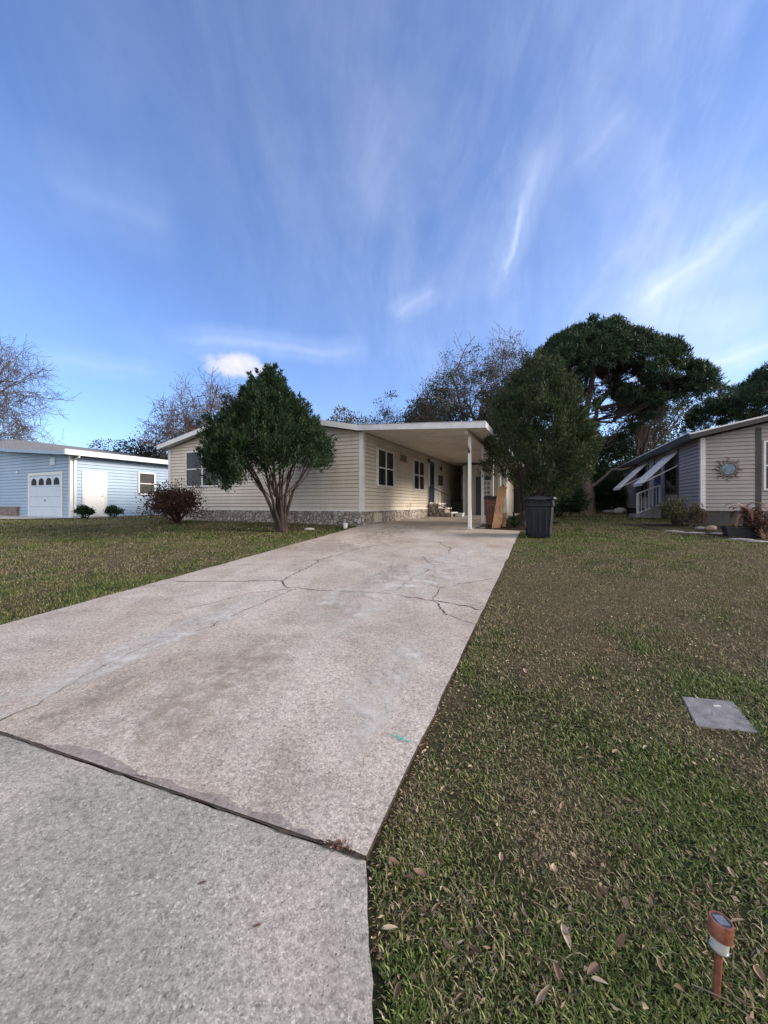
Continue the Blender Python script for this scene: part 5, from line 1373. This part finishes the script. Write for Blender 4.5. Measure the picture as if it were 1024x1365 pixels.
# dry runners creeping through the turf
r = np.random.default_rng(77); n = 1500; Y = r.uniform(0.9, 4.5, n); X = edgeR(Y) + 0.04 + r.random(n) * (1.08 * Y + 0.3 - edgeR(Y))
ok = in_plan_block(X, Y); X, Y = X[ok], Y[ok]; n = len(X); th = r.random(n) * 6.283; V = np.zeros((n, 8, 3)); cx_, cy_ = X.copy(), Y.copy(); l = 0.03 + 0.07 * r.random(n); wd_ = 0.0008 + 0.0009 * r.random(n)
for j in range(4):
    z_ = g(cy_) - 0.020 + bumps(cx_, cy_) + 0.008 * np.sin(j * 1.1 + X * 50)
    for q, sg in ((0, -1), (1, 1)): V[:, 2 * j + q] = np.stack([cx_ - np.sin(th) * wd_ * sg, cy_ + np.cos(th) * wd_ * sg, z_], 1)
    cx_ = cx_ + np.cos(th) * l / 3; cy_ = cy_ + np.sin(th) * l / 3; th = th + r.normal(0, 0.3, n)
i = np.arange(n)[:, None] * 8; T = np.concatenate([i + [0, 1, 3, 2], i + [2, 3, 5, 4], i + [4, 5, 7, 6]], 1).reshape(-1, 4)
tag(npmesh('dry_runners', V.reshape(-1, 3), T, M['grass'], None, {'rnd': np.repeat(r.random(n) ** 0.6, 8), 'dead': np.ones(n * 8)}), 'thin straw-coloured runners matted in the near lawn', 'dry grass', kind='stuff')
# leaf litter: tiny bits between the blades, and dirt at the concrete edge
r = np.random.default_rng(80); n = 4200
Y = np.concatenate([r.uniform(0.8, 4, n // 2), r.uniform(4, 11, n - n // 2)]); X = edgeR(Y) + r.random(n) ** 1.3 * (1.08 * Y + 0.3 - edgeR(Y))
ok = in_plan_block(X, Y); X, Y = X[ok], Y[ok]; n = len(X)
C = np.stack([X, Y, g(Y) - 0.014 + bumps(X, Y)], 1); D = r.normal(size=(n, 3)) * [1, 1, 0.25]
tag(leaves('leaf_litter', C, D, 0.022, 0.011, M['fallen'], None, r), 'crumbs of dry leaf scattered through the grass', 'leaf litter', kind='stuff')
n = 1500; Y = r.uniform(0.9, 10, n) ; X = edgeR(Y) + 0.005 + np.abs(r.normal(0, 0.018, n))
C = np.stack([X, Y, g(Y) - 0.018], 1)
tag(leaves('edge_debris', C, r.normal(size=(n, 3)) * [1, 1, 0.4], 0.018, 0.006, M['fallen'], None, r), 'dry clippings along the edge of the concrete', 'leaf litter', kind='stuff')

# individual fallen leaves
def leaf_mesh(seed, L_=0.06, W=0.022):
    r = np.random.default_rng(seed); nu, nv = 9, 5; V = []; A = []
    curl = r.uniform(-1.0, 1.3); cup = r.uniform(0.25, 0.9); tw_ = r.uniform(-0.5, 0.5); rv = r.random()
    for i in range(nu):
        u = i / (nu - 1); w = W * (math.sin(math.pi * u ** 0.8) ** 0.75) / 2 + 0.0006
        ang = curl * (u - 0.5); x = (u - 0.5) * L_; z = curl * 0.4 * L_ * ((u - 0.5) ** 2)
        for j in range(nv):
            v = (j / (nv - 1) - 0.5) * 2; zz = z + cup * w * v * v + tw_ * v * w * (u - 0.5)
            V.append((x, v * w, zz + 0.002)); A.append(np.clip(rv + 0.12 * abs(v) - 0.05, 0, 1))
    Fq = [(i * nv + j, (i + 1) * nv + j, (i + 1) * nv + j + 1, i * nv + j + 1) for i in range(nu - 1) for j in range(nv - 1)]
    me = bpy.data.meshes.new('fallen_leaf'); me.from_pydata(V, [], Fq)
    a = me.attributes.new('rnd', 'FLOAT', 'POINT'); a.data.foreach_set('value', np.array(A, np.float32))
    me.polygons.foreach_set('use_smooth', [True] * len(Fq)); me.materials.append(M['fallen']); return me
LM = [leaf_mesh(100 + i, 0.055 + 0.004 * (i % 4), 0.02 + 0.003 * (i % 3)) for i in range(10)]
px = [(632, 1267, 1.0), (668, 1143, 1), (687, 1150, 1), (738, 1159, 1.2), (715, 1144, .8), (758, 1245, 1.3), (610, 1027, 1), (563, 993, .9), (925, 1210, 1), (983, 1230, 1.3),
      (955, 1146, .7), (975, 1165, .9), (1018, 1180, .9), (868, 1202, 1), (805, 1190, .8), (835, 1205, 1), (742, 1295, 1.2), (790, 1295, 1.2), (700, 1220, 1), (755, 1250, 1.2), (840, 1068, .8), (885, 1075, .8),
      (722, 1095, .9), (590, 1050, .8), (560, 1165, 1.1), (525, 1150, 1), (545, 1170, .9), (580, 1210, 1), (597, 1260, 1), (520, 1235, 1), (530, 1320, 1), (725, 1330, 1.1), (640, 1240, .8),
      (990, 1338, .9), (1012, 1300, .9), (905, 1320, .8), (890, 1240, 1), (828, 1255, 1), (880, 1290, .9), (800, 1310, .9), (848, 1130, .8), (700, 895, 1), (655, 945, .9), (652, 955, .8), (725, 900, .8), (830, 735 + 200, .9),
      (775, 1010, .8), (930, 1005, .9), (1010, 1005, 1), (860, 995, .8), (680, 1000, .8), (735, 1000, .8), (792, 955, .8), (875, 890, .7), (940, 870, .7), (815, 860, .8), (745, 815, .8), (770, 780, .9)]
r = np.random.default_rng(90)
for _ in range(22): 
    y = r.uniform(800, 1350); x0 = 490 + 203 * (1143 - min(y, 1143)) / 433 + 12; px.append((r.uniform(x0, 1020), y, r.uniform(0.55, 1.0)))
first = None
for i, (x, y, s) in enumerate(px):
    X, Y = up(x, y)
    o = bpy.data.objects.new('fallen_leaf', LM[i % 10]) if first is None else first.copy()
    if first is None: first = o
    o.data = LM[(i * 7) % 10]
    o.location = (X, Y, gz(Y) - 0.004 + float(bumps(np.array(X), np.array(Y)))); o.rotation_euler = (r.normal(0, 0.3), r.normal(0, 0.3), r.uniform(0, 6.28)); q_ = s * r.uniform(0.5, 0.95); o.scale = (q_, q_ * r.uniform(0.6, 1.25), q_)
    COL.objects.link(o); tag(o, 'curled tan dry leaf lying on the right lawn', 'leaf', 'dry leaves on the right lawn')
for (x, y, s, lab) in ((343, 1233, 0.42, 'tiny dark red-brown leaf scrap on the apron nearest the camera'), (270, 1176, 0.45, 'tiny black leaf scrap in the middle of the apron')):
    X, Y = up(x, y); o = bpy.data.objects.new('fallen_leaf', LM[3].copy()); o.data.materials[0] = M['redleaf']; o.location = (X, Y, gz(Y) - 0.002); o.scale = (s, s, s); o.rotation_euler = (0, 0, 0.4); COL.objects.link(o); tag(o, lab, 'leaf')
# leaf and weed caught in the joint corner
X, Y = up(452, 1128); r = np.random.default_rng(8); n = 70
C = np.array([X, Y, gz(Y)]) + r.normal(0, 1, (n, 3)) * [0.03, 0.008, 0.002]; C[:, 1] -= (C[:, 0] - X) * 0.33; C[:, 2] = g(C[:, 1]) + 0.004
tag(leaves('joint_weed', C, r.normal(size=(n, 3)) * [1, 1, 0.5] + [0, 0, 0.3], 0.02, 0.007, M['deadleaf'], None, r), 'dead weed and crumbs caught in the joint at the corner of the driveway slab', 'weed', kind='stuff')
for (x0, y0, x1, y1, lab) in ((610, 1185, 646, 1248, 'long pale twig lying in the grass near the apron corner'), (550, 1120, 575, 1152, 'short twig lying in the grass just right of the slab corner'), (922, 1310, 1015, 1365, 'dry straw-coloured twig at the foot of the solar light')):
    a, b = up(x0, y0), up(x1, y1); mX, mY = (a[0] + b[0]) / 2 + 0.006, (a[1] + b[1]) / 2
    m = MB(); m.tube([(a[0], a[1], gz(a[1]) - 0.004), (mX, mY, gz(mY) + 0.008), (b[0], b[1], gz(b[1]) - 0.004)], [0.0022, 0.0019, 0.001], 5); tag(m.build('twig', M['barkpale']), lab, 'twig')

# ============================================================ SKY
w = bpy.data.worlds.new('World'); sc.world = w; w.use_nodes = True; nt = w.node_tree
for n_ in list(nt.nodes): nt.nodes.remove(n_)
out = N(nt, 'ShaderNodeOutputWorld'); bg = N(nt, 'ShaderNodeBackground'); bg.inputs[1].default_value = 0.105
SUN_EL, SUN_AZ = R(23), R(97)         # azimuth measured clockwise from the view direction (+Y)
sky = N(nt, 'ShaderNodeTexSky', sky_type='NISHITA', sun_disc=False, sun_elevation=SUN_EL, sun_rotation=SUN_AZ, altitude=0.0, air_density=1.0, dust_density=0.6, ozone_density=3.0)
tc = N(nt, 'ShaderNodeTexCoord').outputs['Generated']
def vm(op, a, b=None):
    n_ = N(nt, 'ShaderNodeVectorMath', operation=op)
    for i, v in enumerate((a, b)):
        if v is None: continue
        if hasattr(v, 'links'): L(nt, v, n_.inputs[i])
        else: n_.inputs[i].default_value = v
    return n_
sep = N(nt, 'ShaderNodeSeparateXYZ'); L(nt, tc, sep.inputs[0])
zz = math_(nt, 'ADD', math_(nt, 'MAXIMUM', sep.outputs[2], 0.0), 0.30)
cmb = N(nt, 'ShaderNodeCombineXYZ'); L(nt, math_(nt, 'DIVIDE', sep.outputs[0], zz), cmb.inputs[0]); L(nt, math_(nt, 'DIVIDE', sep.outputs[1], zz), cmb.inputs[1])
P2 = cmb.outputs[0]
def cirrus(rot, sx, sy, scale, lo, hi, dist, detail=6, rough=0.55):
    mp = N(nt, 'ShaderNodeMapping'); mp.inputs['Rotation'].default_value = (0, 0, R(rot)); mp.inputs['Scale'].default_value = (sx, sy, 1); L(nt, P2, mp.inputs[0])
    return ramp(nt, noise(nt, mp.outputs[0], scale, detail, rough, dist), [(lo, 0.0), (hi, 1.0)])
broad = cirrus(20, 1, 0.7, 0.8, 0.32, 0.72, 0.5, 5)
def wisp(rot, sc_, scale, lo, hi, dist):
    mp = N(nt, 'ShaderNodeMapping'); mp.inputs['Rotation'].default_value = tuple(R(a) for a in rot); mp.inputs['Scale'].default_value = sc_; L(nt, tc, mp.inputs[0])
    return ramp(nt, noise(nt, mp.outputs[0], scale, 8, 0.62, dist), [(lo, 0.0), (hi, 1.0)])
w1 = wisp((10, 28, 0), (2.2, 1.0, 0.9), 1.9, 0.44, 0.80, 0.6)
w2 = wisp((0, -50, 15), (2.6, 1.0, 0.8), 2.3, 0.46, 0.82, 0.9)
w3 = wisp((0, 75, 0), (3.2, 1.0, 0.9), 2.0, 0.46, 0.84, 0.5)
fil = cirrus(-28, 2.4, 0.8, 1.6, 0.42, 0.85, 0.9, 8, 0.66)
fil2 = cirrus(38, 2.6, 0.7, 1.7, 0.42, 0.85, 0.9, 8, 0.64)
side = ramp(nt, math_(nt, 'ADD', sep.outputs[0], 0.5), [(0.15, 0.25), (0.95, 1.0)])
veil = math_(nt, 'ADD', math_(nt, 'MULTIPLY', broad, 0.20), math_(nt, 'ADD', math_(nt, 'MULTIPLY', fil, 0.05), math_(nt, 'MULTIPLY', fil2, 0.05)))
veil = math_(nt, 'ADD', veil, math_(nt, 'ADD', math_(nt, 'MULTIPLY', w1, 0.20), math_(nt, 'ADD', math_(nt, 'MULTIPLY', w2, 0.24), math_(nt, 'MULTIPLY', w3, 0.14))))
veil = math_(nt, 'MULTIPLY', veil, side, True)
def dirv(x, y): v = Vector(((x - 512) / F, 1, (672 - y) / F)); return v.normalized()
wn = N(nt, 'ShaderNodeTexNoise', i_Scale=7.0, i_Detail=5.0, i_Roughness=0.6); L(nt, tc, wn.inputs[0])
warp = vm('ADD', tc, vm('MULTIPLY', vm('SUBTRACT', wn.outputs['Color'], (0.5, 0.5, 0.5)).outputs[0], (0.05, 0.05, 0.05)).outputs[0]).outputs[0]
def stroke(p, q, width, amt, tex=0.6):
    a, b = dirv(*p), dirv(*q); nn = a.cross(b).normalized(); mid = (a + b).normalized(); al = nn.cross(mid).normalized(); half = math.sin(a.angle(b) / 2)
    d = math_(nt, 'ABSOLUTE', vm('DOT_PRODUCT', warp, tuple(nn)).outputs['Value'])
    s = math_(nt, 'ABSOLUTE', vm('DOT_PRODUCT', warp, tuple(al)).outputs['Value'])
    f = vm('DOT_PRODUCT', warp, tuple(mid)).outputs['Value']
    m1 = ramp(nt, math_(nt, 'DIVIDE', d, width), [(0.0, 1.0), (0.35, 0.5), (1.0, 0.0)], 'EASE')
    m2 = ramp(nt, math_(nt, 'DIVIDE', s, half), [(0.45, 1.0), (1.0, 0.0)], 'EASE')
    m3 = math_(nt, 'GREATER_THAN', f, 0.0)
    return math_(nt, 'MULTIPLY', math_(nt, 'MULTIPLY', math_(nt, 'MULTIPLY', m1, m2), m3), amt)
acc = veil
for s_ in (((745, 150), (650, 410), 0.045, 0.22), ((700, 250), (672, 380), 0.009, 0.26), ((505, 60), (500, 330), 0.12, 0.10), ((1060, 240), (830, 430), 0.040, 0.32),
           ((850, 130), (760, 230), 0.040, 0.12), ((585, 380), (520, 430), 0.040, 0.20), ((200, 445), (510, 472), 0.045, 0.26), ((1060, 450), (915, 500), 0.035, 0.32), ((0, 215), (260, 320), 0.09, 0.10),
           ((760, 330), (1100, 360), 0.17, 0.14), ((800, 440), (1100, 400), 0.13, 0.18), ((20, 470), (230, 500), 0.04, 0.14)):
    acc = math_(nt, 'ADD', acc, stroke(*s_))
acc = math_(nt, 'MULTIPLY', acc, math_(nt, 'ADD', 0.55, math_(nt, 'MULTIPLY', wn.outputs[0], 0.9)), True)
# brightness of clouds relative to the sky strength
cloudcol = (5.2, 5.9, 7.4)
sky_t = mix(nt, 1.0, sky.outputs[0], (0.98, 1.09, 1.42), 'MULTIPLY')
col = mix(nt, math_(nt, 'MULTIPLY', acc, 0.9), sky_t, cloudcol)
# one small cumulus
cc = dirv(320, 488); 
c1 = vm('SUBTRACT', warp, tuple(cc)).outputs[0]; c1 = vm('MULTIPLY', c1, (1.0, 1.0, 2.6)).outputs[0]
ln_ = vm('LENGTH', c1).outputs['Value']
pf = N(nt, 'ShaderNodeTexNoise', i_Scale=26.0, i_Detail=6.0, i_Roughness=0.6); L(nt, tc, pf.inputs[0])
cm = ramp(nt, math_(nt, 'ADD', ln_, math_(nt, 'MULTIPLY', math_(nt, 'SUBTRACT', pf.outputs[0], 0.5), 0.10)), [(0.034, 1.0), (0.082, 0.0)], 'EASE')
col = mix(nt, math_(nt, 'MULTIPLY', cm, 0.95), col, mix(nt, ramp(nt, pf.outputs[0], [(0.3, 0.0), (0.7, 1.0)]), (3.9, 4.2, 5.6), (5.6, 5.3, 6.0)))
back_fill = ramp(nt, math_(nt, 'MULTIPLY', sep.outputs[1], -1.0), [(0.02, 0.0), (0.45, 1.0)], 'EASE')
back_fill = math_(nt, 'MULTIPLY', back_fill, ramp(nt, noise(nt, tc, 2.2, 5, 0.6, 0.4), [(0.30, 0.35), (0.6, 1.0)]))
col = mix(nt, back_fill, col, (8.4, 7.9, 7.5))     # unseen warm-white cloud glow added behind the camera as frontal fill light
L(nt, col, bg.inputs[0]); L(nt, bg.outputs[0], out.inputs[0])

sd = bpy.data.lights.new('sun', 'SUN'); sd.energy = 3.0; sd.angle = R(18); sd.color = (1.0, 0.87, 0.72)
so = bpy.data.objects.new('sun', sd); COL.objects.link(so)
dv = Vector((math.sin(SUN_AZ) * math.cos(SUN_EL), math.cos(SUN_AZ) * math.cos(SUN_EL), math.sin(SUN_EL)))
so.rotation_euler = dv.to_track_quat('Z', 'Y').to_euler()

# ============================================================ CAMERA
cd = bpy.data.cameras.new('camera'); cam = bpy.data.objects.new('camera', cd); COL.objects.link(cam); sc.camera = cam
cd.sensor_fit = 'HORIZONTAL'; cd.sensor_width = 36; cd.lens = 36 * F / 1024; cd.shift_y = -(682.5 - HZ) / 1024
cd.clip_start = 0.05; cd.clip_end = 2000
cam.location = (0, 0, EYE); cam.rotation_euler = (R(90), 0, 0)
sc.view_settings.view_transform = 'Standard'; sc.view_settings.look = 'None'; sc.view_settings.exposure = 0.85; sc.view_settings.gamma = 1
